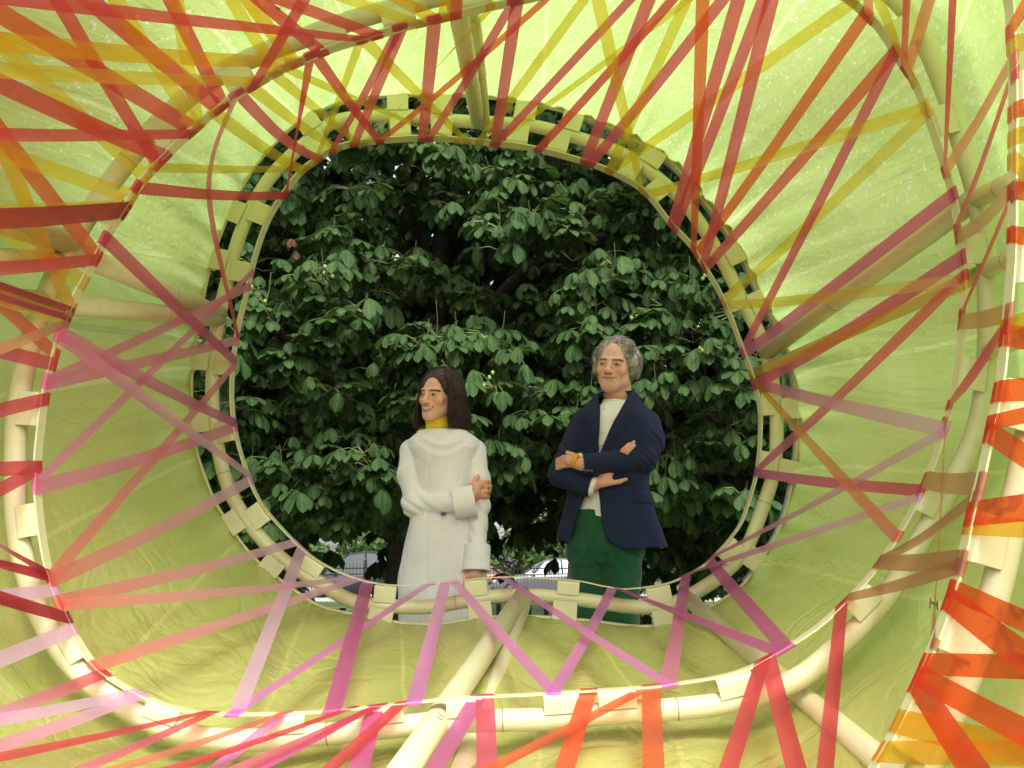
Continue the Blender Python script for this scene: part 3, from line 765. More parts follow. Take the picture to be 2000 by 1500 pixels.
M_PAVE = principled('pavement_stone', (0.42, 0.41, 0.38), 0.85, var=0.15, var_scale=2.0)
gx = np.linspace(-160, 160, 60); gy = np.linspace(-40, 240, 60)
gv = [(x, y, 0.04 * math.sin(x * .31 + 1) * math.sin(y * .23) * (1 if y < 33 and abs(x) > 4 else 0) - 0.012) for y in gy for x in gx]
gf = [(j * 60 + i, j * 60 + i + 1, (j + 1) * 60 + i + 1, (j + 1) * 60 + i) for j in range(59) for i in range(59)]
tag(mesh_obj('lawn', gv, gf, M_GRASS), kind='structure')
mb = MB(); mb.box((0, 39.6, -0.03), (60, 3.4, 0.045)); tag(mb.build('road', M_ROAD), kind='structure')
mb = MB(); mb.box((0, 36.1, 0.0), (60, 0.09, 0.11)); tag(mb.build('kerb', M_KERB), kind='structure')
mb = MB(); mb.box((0, 44.1, 0.0), (60, 1.0, 0.10)); tag(mb.build('pavement', M_PAVE), kind='structure')

# ------------------------------------------------------------------ chestnut tree
def mat_leaf(name, lo, mid, hi, trans=0.25, rough=0.5):
    t = NT(name)
    pos = t.n('NewGeometry').outputs['Position']
    uv = t.n('UVMap').outputs[0]
    sep = t.n('SeparateXYZ'); t.set(sep.inputs[0], uv)
    n1 = t.noise(2.6, 3, pos); n2 = t.noise(23, 2, pos)
    c = t.ramp(t.math('ADD', t.math('MULTIPLY', n1, 0.6), t.math('MULTIPLY', n2, 0.4)), [(0.32, lo), (0.5, mid), (0.7, hi)])
    # side veins: slanted waves either side of the midrib
    ax = t.math('ABSOLUTE', sep.outputs[0])
    ph = t.math('SUBTRACT', t.math('MULTIPLY', sep.outputs[1], 62.0), t.math('MULTIPLY', ax, 9.0))
    vein = t.math('POWER', t.math('ABSOLUTE', t.math('SINE', ph)), 0.6)
    rib = t.math('LESS_THAN', ax, 0.10)
    c = t.mix(c, tuple(min(1, 1.7 * x) for x in hi) + (1,), t.math('MULTIPLY', rib, 0.45))
    b = t.bump(vein, 0.5, 0.006)
    p = t.n('BsdfPrincipled'); t.set(p.inputs['Base Color'], c); t.set(p.inputs['Roughness'], rough); t.set(p.inputs['Normal'], b); t.set(p.inputs['Specular IOR Level'], 0.28)
    tr = t.n('BsdfTranslucent'); t.set(tr.inputs[0], t.mix(c, (0.5, 0.9, 0.1, 1), 0.12))
    return t.surf(t.mixsh(p, tr, trans))
M_LEAF = mat_leaf('chestnut_leaf', (0.028, 0.063, 0.018), (0.045, 0.095, 0.025), (0.078, 0.143, 0.036))
M_LEAFB = mat_leaf('withered_leaf', (0.05, 0.024, 0.012), (0.085, 0.038, 0.018), (0.12, 0.055, 0.022), 0.15)
M_STALK = principled('leaf_stalk', (0.16, 0.20, 0.05), 0.5)
M_BARK = principled('bark', (0.045, 0.036, 0.026), 0.9, bump_scale=25, bump_str=0.8, var=0.35, var_scale=9, bump_dist=0.02)
def palm_leaf(nl, droop, seed, L0=0.145, lod=0):
    r = random.Random(seed); V, F, UV = [], [], []
    ts = [0, .22, .46, .68, .86, 1.0] if not lod else [0, .4, .72, 1.0]
    ws = [.03, .20, .36, .46, .34, .02] if not lod else [.03, .34, .44, .02]
    span = math.radians(300)
    for k in range(nl):
        az = -span / 2 + span * (k + 0.5) / nl + r.uniform(-.12, .12)
        L = L0 * (1.0 - 0.34 * abs(k - (nl - 1) / 2) / ((nl - 1) / 2)) * r.uniform(.9, 1.1)
        e0 = -droop * 0.35 + r.uniform(-.15, .15); e1 = -droop * 1.25 + r.uniform(-.2, .2)
        d_h = np.array((math.sin(az), -math.cos(az), 0)); up = np.array((0, 0, 1.0)); sd = np.cross(d_h, up)
        roll = r.uniform(-.35, .35)
        p = np.zeros(3); o = len(V); pt = 0
        for i, (t, w) in enumerate(zip(ts, ws)):
            e = e0 + (e1 - e0) * min(1, t * 1.3)
            dr = d_h * math.cos(e) + up * math.sin(e)
            p = p + dr * (t - pt) * L; pt = t
            nr = np.cross(sd, dr); s2 = sd * math.cos(roll) + nr * math.sin(roll); n2 = np.cross(s2, dr)
            hw = w * L * 0.52; fold = 0.22
            V += [p - s2 * hw + n2 * hw * fold * 1.0, p, p + s2 * hw + n2 * hw * fold]
            UV += [(-1, t), (0, t), (1, t)]
            if i:
                q = o + 3 * i
                F += [(q - 3, q - 2, q + 1, q), (q - 2, q - 1, q + 2, q + 1)]
    return np.array(V), np.array(F), np.array(UV)
VARI = [palm_leaf(r_n, dr, 100 + i) for i, (r_n, dr) in enumerate([(7, .55), (7, .8), (6, 1.0), (7, 1.15), (6, 1.3), (5, 1.2), (7, .35), (5, .9)])]
VLOD = [palm_leaf(5, dr, 200 + i, lod=1) for i, dr in enumerate((.5, .9, 1.2))]
tree = empty('chestnut_tree', (-1.02, 9.2, 0)); tag(tree, 'broad horse chestnut tree with drooping palmate leaves behind the two people', 'tree')
br = MB()
v, f = tube_geo(catmull([(-1.02, 9.2, -.1), (-1.0, 9.2, .5), (-.96, 9.22, 1.2), (-.9, 9.3, 2.2), (-.7, 9.3, 3.4), (-.6, 9.2, 5.0), (-.5, 9.3, 6.2)], 6, False), np.linspace(.16, .06, 37), 12)
mesh_obj('trunk', v, f, M_BARK, tree)
limbs = [[(-.9, 9.3, 2.2), (-.3, 8.7, 2.9), (.25, 8.1, 3.35), (1.0, 7.6, 3.45), (1.9, 7.2, 3.2)], [(-.95, 9.25, 1.9), (-1.6, 8.4, 2.6), (-2.3, 7.6, 2.7), (-2.9, 7.0, 2.4)],
         [(-.8, 9.3, 2.8), (0.2, 9.0, 3.0), (1.4, 8.6, 2.9), (2.6, 8.2, 2.5)], [(-.75, 9.3, 3.2), (-.8, 8.2, 3.8), (-.7, 7.2, 3.9), (-.6, 6.6, 3.6)],
         [(.25, 8.1, 3.35), (.3, 7.6, 3.9), (.28, 7.2, 4.6)], [(-.85, 9.3, 2.5), (-1.1, 8.4, 2.7), (-1.2, 7.6, 2.6), (-1.2, 6.9, 2.2)], [(-.3, 8.7, 2.9), (.3, 7.9, 2.5), (.9, 7.2, 2.2), (1.4, 6.8, 1.8)]]
for l in limbs:
    c = catmull(l, 7, False); c = c + nrg.normal(0, .015, c.shape)
    v, f = tube_geo(c, np.linspace(.075, .018, len(c)), 8); mesh_obj('limb', v, f, M_BARK, tree)
def nz2(x, z, s=0.0):
    return math.sin(2.3 * x + 1.7 * math.sin(1.9 * z + s) + s) * math.sin(2.9 * z + 1.3 * math.sin(2.2 * x - s) + 2 * s)
leaves = []      # (pos, yaw, tilt, scale, variant)
stalks, twigs, fruit = MB(), MB(), MB()
def shoot(c, n, sc=1.0, depth=0):
    for k in range(n):
        az = rng.uniform(-2.4, 2.4)              # 0 = towards the camera
        L = rng.uniform(.08, .22) * sc
        d = np.array((math.sin(az), -math.cos(az), rng.uniform(-.15, .75))); d /= np.linalg.norm(d)
        p = c + d * L + np.array((0, 0, -0.02))
        leaves.append((p, az + rng.uniform(-.5, .5), rng.uniform(-.25, .35), sc * rng.uniform(.72, 1.15), rng.randrange(len(VARI))))
        if depth < 1.6:
            m = c + d * L * .55 + np.array((0, 0, .015)); stalks.tube([c, m, p], .0022 * sc, 3, cap=False)
    if depth < 2.2:
        b = c + np.array((rng.uniform(-.12, .12), rng.uniform(.25, .5), rng.uniform(.0, .22)))
        twigs.tube([b, (b + c) / 2 + np.array((0, 0, -.02)), c], np.array((.009, .006, .004)), 4, cap=False)
    if depth < 1.0 and rng.random() < .35:       # old flower spike
        h = rng.uniform(.12, .25); t_ = c + np.array((rng.uniform(-.05, .05), -.02, h)); stalks.tube([c, (c + t_) / 2 + np.array((.006, 0, 0)), t_], .0022, 3, cap=False)
    if depth < 1.0 and rng.random() < .16:       # young conkers
        for q in range(rng.randint(1, 3)):
            t_ = c + np.array((rng.uniform(-.08, .08), rng.uniform(-.12, -.02), rng.uniform(-.02, .1))); stalks.tube([c, (c + t_) / 2 + np.array((0, 0, .03)), t_], .002, 3, cap=False)
            u = [(t_[0] + .013 * math.cos(a) * math.cos(e), t_[1] + .013 * math.sin(a) * math.cos(e), t_[2] + .015 * math.sin(e)) for e in (-1.2, -.5, .3, 1.1) for a in np.linspace(0, 5.24, 6)]
            fruit.add(u, [(r_ * 6 + k, r_ * 6 + (k + 1) % 6, r_ * 6 + 6 + (k + 1) % 6, r_ * 6 + 6 + k) for r_ in range(3) for k in range(6)])
def lower_edge(x): return 1.16 + .13 * math.sin(2.1 * x + .6) + .1 * math.sin(5.3 * x) + (0.25 if -.25 < x < .5 else 0) + (0.12 if x > 1.4 else 0)
n_c = 0
while n_c < 400:                                  # front sprays
    x = rng.uniform(-2.9, 2.8); z = rng.uniform(1.0, 4.6)
    if z < lower_edge(x): continue
    m = nz2(x, z, 0.4)
    if m < -0.25 and rng.random() < .7: continue
    y = 5.85 + .55 * (0.5 - 0.5 * m) + rng.uniform(0, .35) + .10 * (z - 2.4) ** 2 * .25
    shoot(np.array((x, y, z)), rng.randint(6, 9), 1.0, y - 6.1); n_c += 1
while n_c < 1000:                                  # behind them, into the crown
    x = rng.uniform(-3.3, 3.2); z = rng.uniform(1.15, 5.0)
    if z < lower_edge(x) - (.0 if -.3 < x < .55 else .22): continue
    y = 6.6 + 2.4 * rng.random() ** 1.2
    shoot(np.array((x, y, z)), rng.randint(5, 8), rng.uniform(1.0, 1.2), y - 6.0); n_c += 1
while n_c < 2300:                                 # dark leaves right behind, down to the shade under the crown
    x = rng.uniform(-4.2, 4.0); y = rng.uniform(8.8, 11.6); px_ = 1000 + 2000 * x / y
    z = rng.uniform(.55, 5.6)
    if z < (1.22 if 910 < px_ < 1180 else (1.22 if 600 < px_ < 760 else .6)) + rng.uniform(0, .2): continue
    for k in range(5):
        leaves.append((np.array((x, y, z)) + nrg.normal(0, .16, 3), rng.uniform(0, 6.28), rng.uniform(-.4, .4), rng.uniform(1.3, 1.9), -1 - rng.randrange(3)))
    n_c += 1
while n_c < 3200:                                 # the rest of the crown, overhead, beside and behind
    x = rng.uniform(-5.5, 5.0); z = rng.uniform(1.5, 6.6); y = rng.uniform(6.5, 12.2)
    if abs(x) < 3.0 and y < 9 and z < 4.6: continue
    if ((x + .4) / 5.4) ** 2 + ((y - 9.2) / 3.4) ** 2 + ((z - 3.4) / 3.5) ** 2 > 1: continue
    for k in range(rng.randint(3, 5)):
        leaves.append((np.array((x, y, z)) + nrg.normal(0, .2, 3), rng.uniform(0, 6.28), rng.uniform(-.4, .4), rng.uniform(1.7, 2.4), -1 - rng.randrange(3)))
    n_c += 1
# the 300 that show largest in the opening are objects of their own
LP_ = np.array([l[0] for l in leaves]); LX = proj(LP_)
inside = ((LX[:, 0] - 970) / 515) ** 2 + ((LX[:, 1] - 690) / 440) ** 2 < 1.02
big = [i for i in np.argsort(LP_[:, 1]) if inside[i] and leaves[i][4] >= 0][:300]
bigset = set(big)
def leaf_matrix(l):
    p, yaw, tilt, s, _ = l
    return Matrix.Translation(Vector(p)) @ Matrix.Rotation(yaw, 4, 'Z') @ Matrix.Rotation(tilt, 4, 'X') @ Matrix.Scale(s, 4)
leaf_me = []
for k, (V, F, UV) in enumerate(VARI):
    o = mesh_obj('leaf', V, F, M_LEAF, None, True, uvs=UV); leaf_me.append(o.data); bpy.data.objects.remove(o)
leaf_meb = leaf_me[3].copy(); leaf_meb.materials.clear(); leaf_meb.materials.append(M_LEAFB)
tinv = Matrix.Translation(-Vector(tree.location))
for q, i in enumerate(big):
    l = leaves[i]
    o = bpy.data.objects.new('leaf', leaf_me[l[4]]); COL.objects.link(o); o.parent = tree; o.matrix_parent_inverse = tinv; o.matrix_basis = leaf_matrix(l)
for px in ((568, 466, 6.0), (576, 490, 6.05)):
    o = bpy.data.objects.new('withered_leaf', leaf_meb); COL.objects.link(o); o.parent = tree; o.matrix_parent_inverse = tinv
    o.matrix_basis = leaf_matrix((P(*px), rng.uniform(-1, 1), .2, .6, 3))
def join_leaves(items, name, parent, mat, sets):
    VV, FF, UU, off = [], [], [], 0
    for l in items:
        V, F, UV = sets(l)
        M = np.array(leaf_matrix(l)); VV.append(V @ M[:3, :3].T + M[:3, 3]); FF.append(F + off); UU.append(UV); off += len(V)
    o = mesh_obj(name, np.concatenate(VV), np.concatenate(FF), mat, parent, True, uvs=np.concatenate(UU)); o['kind'] = 'stuff'; return o
join_leaves([l for i, l in enumerate(leaves) if i not in bigset], 'foliage', tree, M_LEAF, lambda l: VARI[l[4]] if l[4] >= 0 else VLOD[-1 - l[4]])
o = stalks.build('leaf_stalks', M_STALK, tree); o['kind'] = 'stuff'
o = twigs.build('twigs', M_BARK, tree); o['kind'] = 'stuff'
o = fruit.build('conkers', principled('young_conker', (0.2, 0.32, 0.06), 0.5), tree, True); o['kind'] = 'stuff'

# ------------------------------------------------------------------ shrubs and trees beyond the road
M_SHRUB = mat_leaf('shrub_leaf', (0.035, 0.07, 0.02), (0.06, 0.11, 0.03), (0.11, 0.17, 0.05), 0.35, 0.5)
M_FAR = mat_leaf('far_leaf', (0.025, 0.055, 0.016), (0.045, 0.085, 0.024), (0.08, 0.13, 0.035), 0.35, 0.5)
def blob_plant(name, label, cat, group, base, rx, rz, trunk_h, n, ls, mat, seed):
    r = random.Random(seed); root = empty(name, tuple(base)); tag(root, label, cat, group)
    b = np.array(base, float)
    stem = [b + np.array((0, 0, -.1)), b + np.array((r.uniform(-.2, .2), 0, trunk_h * .6)), b + np.array((r.uniform(-.4, .4), 0, trunk_h + rz))]
    v, f = tube_geo(catmull(stem, 4, False), np.linspace(.06 * rz ** .8, .015 * rz, 9), 8); mesh_obj('trunk', v, f, M_BARK, root)
    V, F, UV = [], [], []
    cl = []
    for _ in range(16):
        a, e = r.uniform(0, 6.28), r.uniform(-.6, 1.4)
        cl.append(b + np.array((rx * .62 * math.cos(a) * math.cos(e), rx * .55 * math.sin(a) * math.cos(e), trunk_h + rz * (.95 + .62 * math.sin(e)))))
    for _ in range(n):
        c = r.choice(cl); d = nrg.normal(0, 1, 3); d /= np.linalg.norm(d)
        p = c + d * np.array((rx, rx, rz)) * .42 * r.uniform(.45, 1.0)
        if p[2] < .05: p[2] = .05 + r.random() * .3
        s = ls * r.uniform(.6, 1.3); u = nrg.normal(0, 1, 3); u[2] -= .5; u /= np.linalg.norm(u); w = np.cross(u, d); w /= np.linalg.norm(w) + 1e-9
        o = len(V); V += [p, p + u * s * .5 + w * s * .28, p + u * s, p + u * s * .5 - w * s * .28]; UV += [(0, 0), (1, .5), (0, 1), (-1, .5)]; F.append((o, o + 1, o + 2, o + 3))
    o = mesh_obj('crown', V, np.array(F), mat, root, True, uvs=UV); return root
sh = [(-15, 46.5, 2.6, 1.7, 'far left behind the dark car'), (-10.3, 46.2, 2.4, 1.5, 'second from the left'), (-6.2, 47, 2.7, 1.9, 'left of the woman'), (-2.0, 46.3, 2.3, 1.6, 'behind the woman'),
      (1.6, 46.0, 2.4, 1.75, 'over the silver car roof'), (5.6, 47, 2.6, 1.8, 'behind the man'), (10, 46.5, 2.7, 1.6, 'right of the man'), (15, 46.5, 2.6, 1.8, 'far right')]
for i, (x, y, rx, rz, w) in enumerate(sh):
    blob_plant('shrub', f'leafy green shrub across the road, {w}', 'shrub', 'shrubs across the road', (x, y, 0), rx, rz, .15, 2600, .34, M_SHRUB, 50 + i)
ft = [(-19, 58, 6.5, 5.5, 2, 'furthest left'), (-9.5, 60, 6.5, 6, 2, 'left of the woman'), (0.5, 57, 6.8, 6.2, 1.6, 'between the two people'), (10.5, 60, 6.5, 6, 2, 'right of the man'), (20, 58, 6.5, 5.5, 2, 'furthest right'),
      (-5.5, 21, 2.6, 2.3, 1.6, 'nearer, behind the left leaves'), (6.4, 22, 3.0, 2.5, 1.5, 'nearer, behind the right leaves'),
      (-3.4, 14.5, 2.0, 1.9, .7, 'close behind the chestnut on the left'), (3.4, 14, 2.1, 1.9, .5, 'close behind the chestnut on the right'), (-0.9, 17, 2.6, 2.0, 2.6, 'close behind the chestnut in the middle'),
      (2.3, 26, 4.2, 3.0, 1.3, 'in the gap behind the man'), (-1.5, 27, 4.2, 3.0, 1.3, 'in the gap behind the woman'), (1.35, 22, 2.8, 2.2, 0.9, 'seen low between the two people'), (-4.7, 2.6, 2.3, 2.3, 0.5, 'unseen left of the pavilion, added to shade the film')]  # last tree is out of view, added to darken the left film
for i, (x, y, rx, rz, th, w) in enumerate(ft):
    blob_plant('background_tree', f'dark green tree in the background, {w}', 'tree', 'trees in the background', (x, y, 0), rx, rz, th, 4200, .75 if y > 40 else (.3 if y > 18 else .22), M_FAR, 90 + i)

# ------------------------------------------------------------------ railings, knee rail
M_IRON = principled('black_iron', (0.012, 0.012, 0.013), 0.45)
fen = empty('railing_fence', (0, 35, 0)); tag(fen, 'black iron railing fence along the road behind the people', 'fence')
pk, rl = MB(), MB()
xs = np.arange(-15, 15, .115)
for x in xs:
    pk.box((x, 35, .66), (.008, .008, .56)); pk.add([(x - .011, 34.989, 1.22), (x + .011, 34.989, 1.22), (x + .011, 35.011, 1.22), (x - .011, 35.011, 1.22), (x, 35, 1.30)], [(0, 1, 4), (1, 2, 4), (2, 3, 4), (3, 0, 4)])
o = pk.build('pickets', M_IRON, fen); o['kind'] = 'stuff'
for z in (.16, 1.1):
    m2 = MB(); m2.box((0, 35.021, z), (15, .011, .02)); m2.build('rail', M_IRON, fen)
for x in np.arange(-15, 15.1, 2.5):
    m2 = MB(); m2.box((x + .05, 35.0, .66), (.03, .03, .68)); m2.box((x + .05, 35.0, 1.35), (.04, .04, .02)); m2.build('post', M_IRON, fen)
kn = empty('knee_rail', (0, 9.9, 0)); tag(kn, 'low dark post and wire rail on the grass just outside', 'rail')
for px in (560, 672, 785, 974, 1033, 1066, 1098, 1246, 1330, 1420):
    x = (px - 1000) / 2000 * 9.75 + 0.0
    m2 = MB(); m2.box((x, 9.9, .21), (.022, .022, .25 + .03 * (px % 3))); m2.box((x, 9.9, .475 + .03 * (px % 3)), (.026, .026, .012)); m2.build('post', M_IRON, kn)
for z in (.40, .22):
    m2 = MB(); m2.tube([(-2.6, 9.87, z), (-.5, 9.87, z - .012), (1.2, 9.87, z - .006), (2.4, 9.87, z)], .006, 6); m2.build('wire', M_IRON, kn)

# ------------------------------------------------------------------ cars
M_GLASS = principled('car_glass', (0.02, 0.028, 0.03), 0.06, 0.8)
M_TYRE = principled('tyre_rubber', (0.02, 0.02, 0.02), 0.8)
M_RIM = principled('alloy_rim', (0.5, 0.5, 0.5), 0.3, 0.5, 0.9)
M_LAMP = principled('lamp_glass', (0.7, 0.72, 0.72), 0.1, 0.8)
def car(label, x0, y0, paint, L=4.5, H=1.46, face=-1):
    """x0 = front end; the car stands along X; face -1: nose to the left"""
    root = empty('parked_car', (x0 - face * L / 2, y0, 0)); tag(root, label, 'car', 'cars parked along the road')
    X = lambda u: x0 - face * u * L
    W = .88
    us = [0, .02, .08, .20, .30, .34, .5, .7, .86, .95, .99, 1.0]
    zt = [.52, .66, .76, .88, .93, .95, .97, .99, .99, .95, .86, .6]
    zb = [.34, .26, .22, .2, .2, .2, .2, .2, .22, .26, .32, .4]
    ww = [.62, .76, .83, .87, .88, .88, .88, .88, .87, .84, .78, .7]
    V, F = [], []
    for u, a, b, w in zip(us, zt, zb, ww):
        sec = [(-w * .93, b), (-w, b + .12), (-w, a - .14), (-w * .95, a - .03), (-w * .75, a), (0, a + .03), (w * .75, a), (w * .95, a - .03), (w, a - .14), (w, b + .12), (w * .93, b)]
        V += [(X(u), y0 + yy, zz) for yy, zz in sec]
    n = 11
    for i in range(len(us) - 1):
        for k in range(n): F.append((i * n + k, i * n + (k + 1) % n, (i + 1) * n + (k + 1) % n, (i + 1) * n + k))
    F.append(tuple(range(n))); F.append(tuple((len(us) - 1) * n + k for k in range(n))[::-1])
    mesh_obj('body', V, F, paint, root)
    # glasshouse
    cu = [.27, .36, .44, .56, .70, .82, .93]; cz = [.955, 1.22, 1.40, 1.46, 1.43, 1.28, 1.0]; cw = [.70, .66, .63, .62, .62, .63, .68]
    V, F = [], []
    for u, a, w in zip(cu, cz, cw):
        a = a * H / 1.46
        V += [(X(u), y0 - .80, .93), (X(u), y0 - w, a - .03), (X(u), y0 + w, a - .03), (X(u), y0 + .80, .93)]
    for i in range(6):
        for k in range(3): F.append((i * 4 + k, i * 4 + k + 1, i * 4 + 4 + k + 1, i * 4 + 4 + k))
    mesh_obj('glasshouse', V, F, M_GLASS, root, False)
    V, F = [], []
    for u, a, w in zip(cu[2:6], cz[2:6], cw[2:6]):
        a = a * H / 1.46
        V += [(X(u), y0 - w - .02, a - .05), (X(u), y0 - w + .05, a + .01), (X(u), y0, a + .035), (X(u), y0 + w - .05, a + .01), (X(u), y0 + w + .02, a - .05)]
    for i in range(3):
        for k in range(4): F.append((i * 5 + k, i * 5 + k + 1, i * 5 + 5 + k + 1, i * 5 + 5 + k))
    mesh_obj('roof', V, F, paint, root)
    for s in (-1, 1):
        for pts in ([(.27, .80, .95), (.36, .67, 1.20), (.44, .64, 1.38)], [(.58, .81, .95), (.57, .64, 1.40)], [(.82, .65, 1.26), (.88, .74, 1.12), (.94, .81, .98)]):
            v, f = tube_geo([(X(u), y0 + s * w, z * H / 1.46) for u, w, z in pts], .035, 6); mesh_obj('pillar', v, f, paint, root)
        v, f = tube_geo([(X(.345), y0 + s * .9, 1.0), (X(.345), y0 + s * 1.02, 1.03)], [.05, .09], 8); mesh_obj('mirror', v, f, paint, root)
        mb = MB(); mb.box((X(.025), y0 + s * .6, .66), (.05, .13, .06)); mb.build('headlight', M_LAMP, root)
        for u in (.17, .81):
            c = np.array((X(u), y0 + s * .84, .32))
            v, f = tube_geo([c - (0, .1, 0), c + (0, .1, 0)], .32, 20); w_ = mesh_obj('wheel', v, f, M_TYRE, root, False)
            v, f = tube_geo([c - (0, .108, 0), c + (0, .108, 0)], .21, 14); mesh_obj('rim', v, f, M_RIM, w_, False)
    return root
def paint_mat(n, c, rough=.25, metal=.4):
    return principled(n, c, rough, .6, metal)
car('silver car parked behind the railings beside the man', -0.78, 39.6, paint_mat('silver_paint', (.17, .18, .19)), 4.6, 1.5)
car('dark car parked behind the railings left of the woman', -8.2, 39.4, paint_mat('dark_paint', (.03, .035, .045)), 4.8, 1.75)
car('orange-brown car behind the bonnet of the silver car', -4.3, 42.0, paint_mat('copper_paint', (.22, .085, .04), .35, .1), 4.3, 1.4)
# ------------------------------------------------------------------ the insect on the tape at the top left
bee_c = P(543, 17, 2.52); bee = empty('bee', tuple(bee_c)); tag(bee, 'small dark bee clinging to a ribbon at the top left', 'insect')
M_BEE = principled('bee_body', (0.05, 0.03, 0.01), 0.5); M_WING = principled('bee_wing', (0.35, 0.33, 0.25), 0.2)
ax = P(556, 24, 2.52) - P(538, 13, 2.52); ax /= np.linalg.norm(ax)
v, f = tube_geo([bee_c + ax * t for t in (-.008, -.006, -.003, -.001, .001, .0045, .006, .0075)], [.0005, .002, .0032, .0024, .003, .0032, .0022, .0006], 8); mesh_obj('body', v, f, M_BEE, bee)
for s in (-1, 1):
    sd_ = np.cross(ax, (0, 1, 0)) * s
    mesh_obj('wing', [bee_c + ax * .001 + (0, -.003, 0), bee_c + ax * .008 + sd_ * .002 + (0, -.004, 0), bee_c + ax * .011 + sd_ * .006 + (0, -.004, 0), bee_c + ax * .005 + sd_ * .006 + (0, -.004, 0)], [(0, 1, 2, 3)], M_WING, bee)
    for t in (-.002, .001, .003):
        v, f = tube_geo([bee_c + ax * t, bee_c + ax * (t + .002) + sd_ * .006], .0004, 4); mesh_obj('leg', v, f, M_BEE, bee)
# ------------------------------------------------------------------ people: smooth distance fields turned into one continuous surface each
f32 = np.float32
def surface_nets(F, lo, h):
    S = F < 0
    cnt = np.zeros(tuple(n - 1 for n in F.shape), np.uint8)
    sl = lambda a, d: slice(d, a.shape[0] - 1 + d)
    for dx in (0, 1):
        for dy in (0, 1):
            for dz in (0, 1):
                cnt += S[dx:F.shape[0] - 1 + dx, dy:F.shape[1] - 1 + dy, dz:F.shape[2] - 1 + dz]
    act = np.argwhere((cnt > 0) & (cnt < 8)); del cnt
    cor = [(0,0,0),(1,0,0),(0,1,0),(1,1,0),(0,0,1),(1,0,1),(0,1,1),(1,1,1)]
    val = np.stack([F[act[:, 0] + c[0], act[:, 1] + c[1], act[:, 2] + c[2]] for c in cor], 1)
    acc = np.zeros((len(act), 3)); num = np.zeros(len(act))
    for a in range(8):
        for b in range(a + 1, 8):
            if sum(abs(cor[a][i] - cor[b][i]) for i in range(3)) != 1: continue
            m = (val[:, a] < 0) != (val[:, b] < 0)
            t = np.where(m, val[:, a] / np.where(m, val[:, a] - val[:, b], 1), 0)
            pa, pb = np.array(cor[a], float), np.array(cor[b], float)
            acc += np.where(m[:, None], pa + (pb - pa) * t[:, None], 0); num += m
    V = (act + acc / num[:, None]) * h + np.asarray(lo)
    vid = np.full(tuple(n - 1 for n in F.shape), -1, np.int32); vid[act[:, 0], act[:, 1], act[:, 2]] = np.arange(len(act))
    Q = []
    for ax in range(3):
        a = [slice(None)] * 3; b = [slice(None)] * 3
        a[ax] = slice(0, -1); b[ax] = slice(1, None)
        e = np.argwhere(S[tuple(a)] != S[tuple(b)])
        o1, o2 = [i for i in range(3) if i != ax]
        lim = vid.shape
        ok = (e[:, o1] > 0) & (e[:, o2] > 0) & (e[:, o1] < lim[o1]) & (e[:, o2] < lim[o2]) & (e[:, ax] < lim[ax])
        e = e[ok]; neg = S[e[:, 0], e[:, 1], e[:, 2]]
        def cell(d1, d2):
            c = e.copy(); c[:, o1] += d1; c[:, o2] += d2; return vid[c[:, 0], c[:, 1], c[:, 2]]
        q = np.stack([cell(-1, -1), cell(0, -1), cell(0, 0), cell(-1, 0)], 1)
        flip = neg if ax != 1 else ~neg
        q = np.where(flip[:, None], q, q[:, ::-1]); Q.append(q)
    return V, np.concatenate(Q)
def sdf_mesh(name, f, lo, hi, h, mat, parent, color=None, smooth_it=1):
    B = 8; lo = np.array(lo, float); hi = np.array(hi, float)
    nb = np.ceil((hi - lo) / (h * B)).astype(int); n = nb * B
    bc = np.stack(np.meshgrid(*[np.arange(k) for k in nb], indexing='ij'), -1).reshape(-1, 3)
    cen = lo + (bc * B + (B - 1) / 2) * h
    d = f(cen.astype(f32))
    F = np.repeat(np.repeat(np.repeat(np.where(d < 0, -1, 1).astype(f32).reshape(nb), B, 0), B, 1), B, 2)
    act = bc[np.abs(d) < B * h * 0.87 * 1.75]
    loc = np.stack(np.meshgrid(*[np.arange(B)] * 3, indexing='ij'), -1).reshape(-1, 3)
    CH = 700
    for s in range(0, len(act), CH):
        a = act[s:s + CH]; idx = (a[:, None, :] * B + loc[None]).reshape(-1, 3)
        val = f((lo + idx * h).astype(f32)); F[idx[:, 0], idx[:, 1], idx[:, 2]] = val
    V, Q = surface_nets(F, lo, h); del F
    ok = (Q >= 0).all(1); Q = Q[ok]
    for _ in range(smooth_it):
        s = np.zeros_like(V); c = np.zeros(len(V))
        for i in range(4):
            for j in (1, 3):
                np.add.at(s, Q[:, i], V[Q[:, (i + j) % 4]]); np.add.at(c, Q[:, i], 1)
        V = 0.5 * V + 0.5 * s / np.maximum(c, 1)[:, None]
    o = mesh_obj(name, V, Q, mat, parent, True, cols=color(V) if color else None)
    return o
# primitives
def cone(p, a, b, r1, r2):
    a, b = np.asarray(a, f32), np.asarray(b, f32); ab = b - a
    t = np.clip(((p - a) @ ab) / max(float(ab @ ab), 1e-9), 0, 1)
    return np.linalg.norm(p - a - t[:, None] * ab, axis=1) - (r1 + (r2 - r1) * t)
def chain(p, pts, rs, k=0.01):
    d = None
    for i in range(len(pts) - 1):
        e = cone(p, pts[i], pts[i + 1], rs[i], rs[i + 1]); d = e if d is None else smin(d, e, k)
    return d
def ell(p, c, r):
    q = (p - np.asarray(c, f32)); r = np.asarray(r, f32)
    k0 = np.linalg.norm(q / r, axis=1); k1 = np.linalg.norm(q / (r * r), axis=1)
    return k0 * (k0 - 1) / np.maximum(k1, 1e-6)
def smin(a, b, k):
    h = np.clip(0.5 + 0.5 * (b - a) / k, 0, 1); return b * (1 - h) + a * h - k * h * (1 - h)
def smax(a, b, k): return -smin(-a, -b, k)
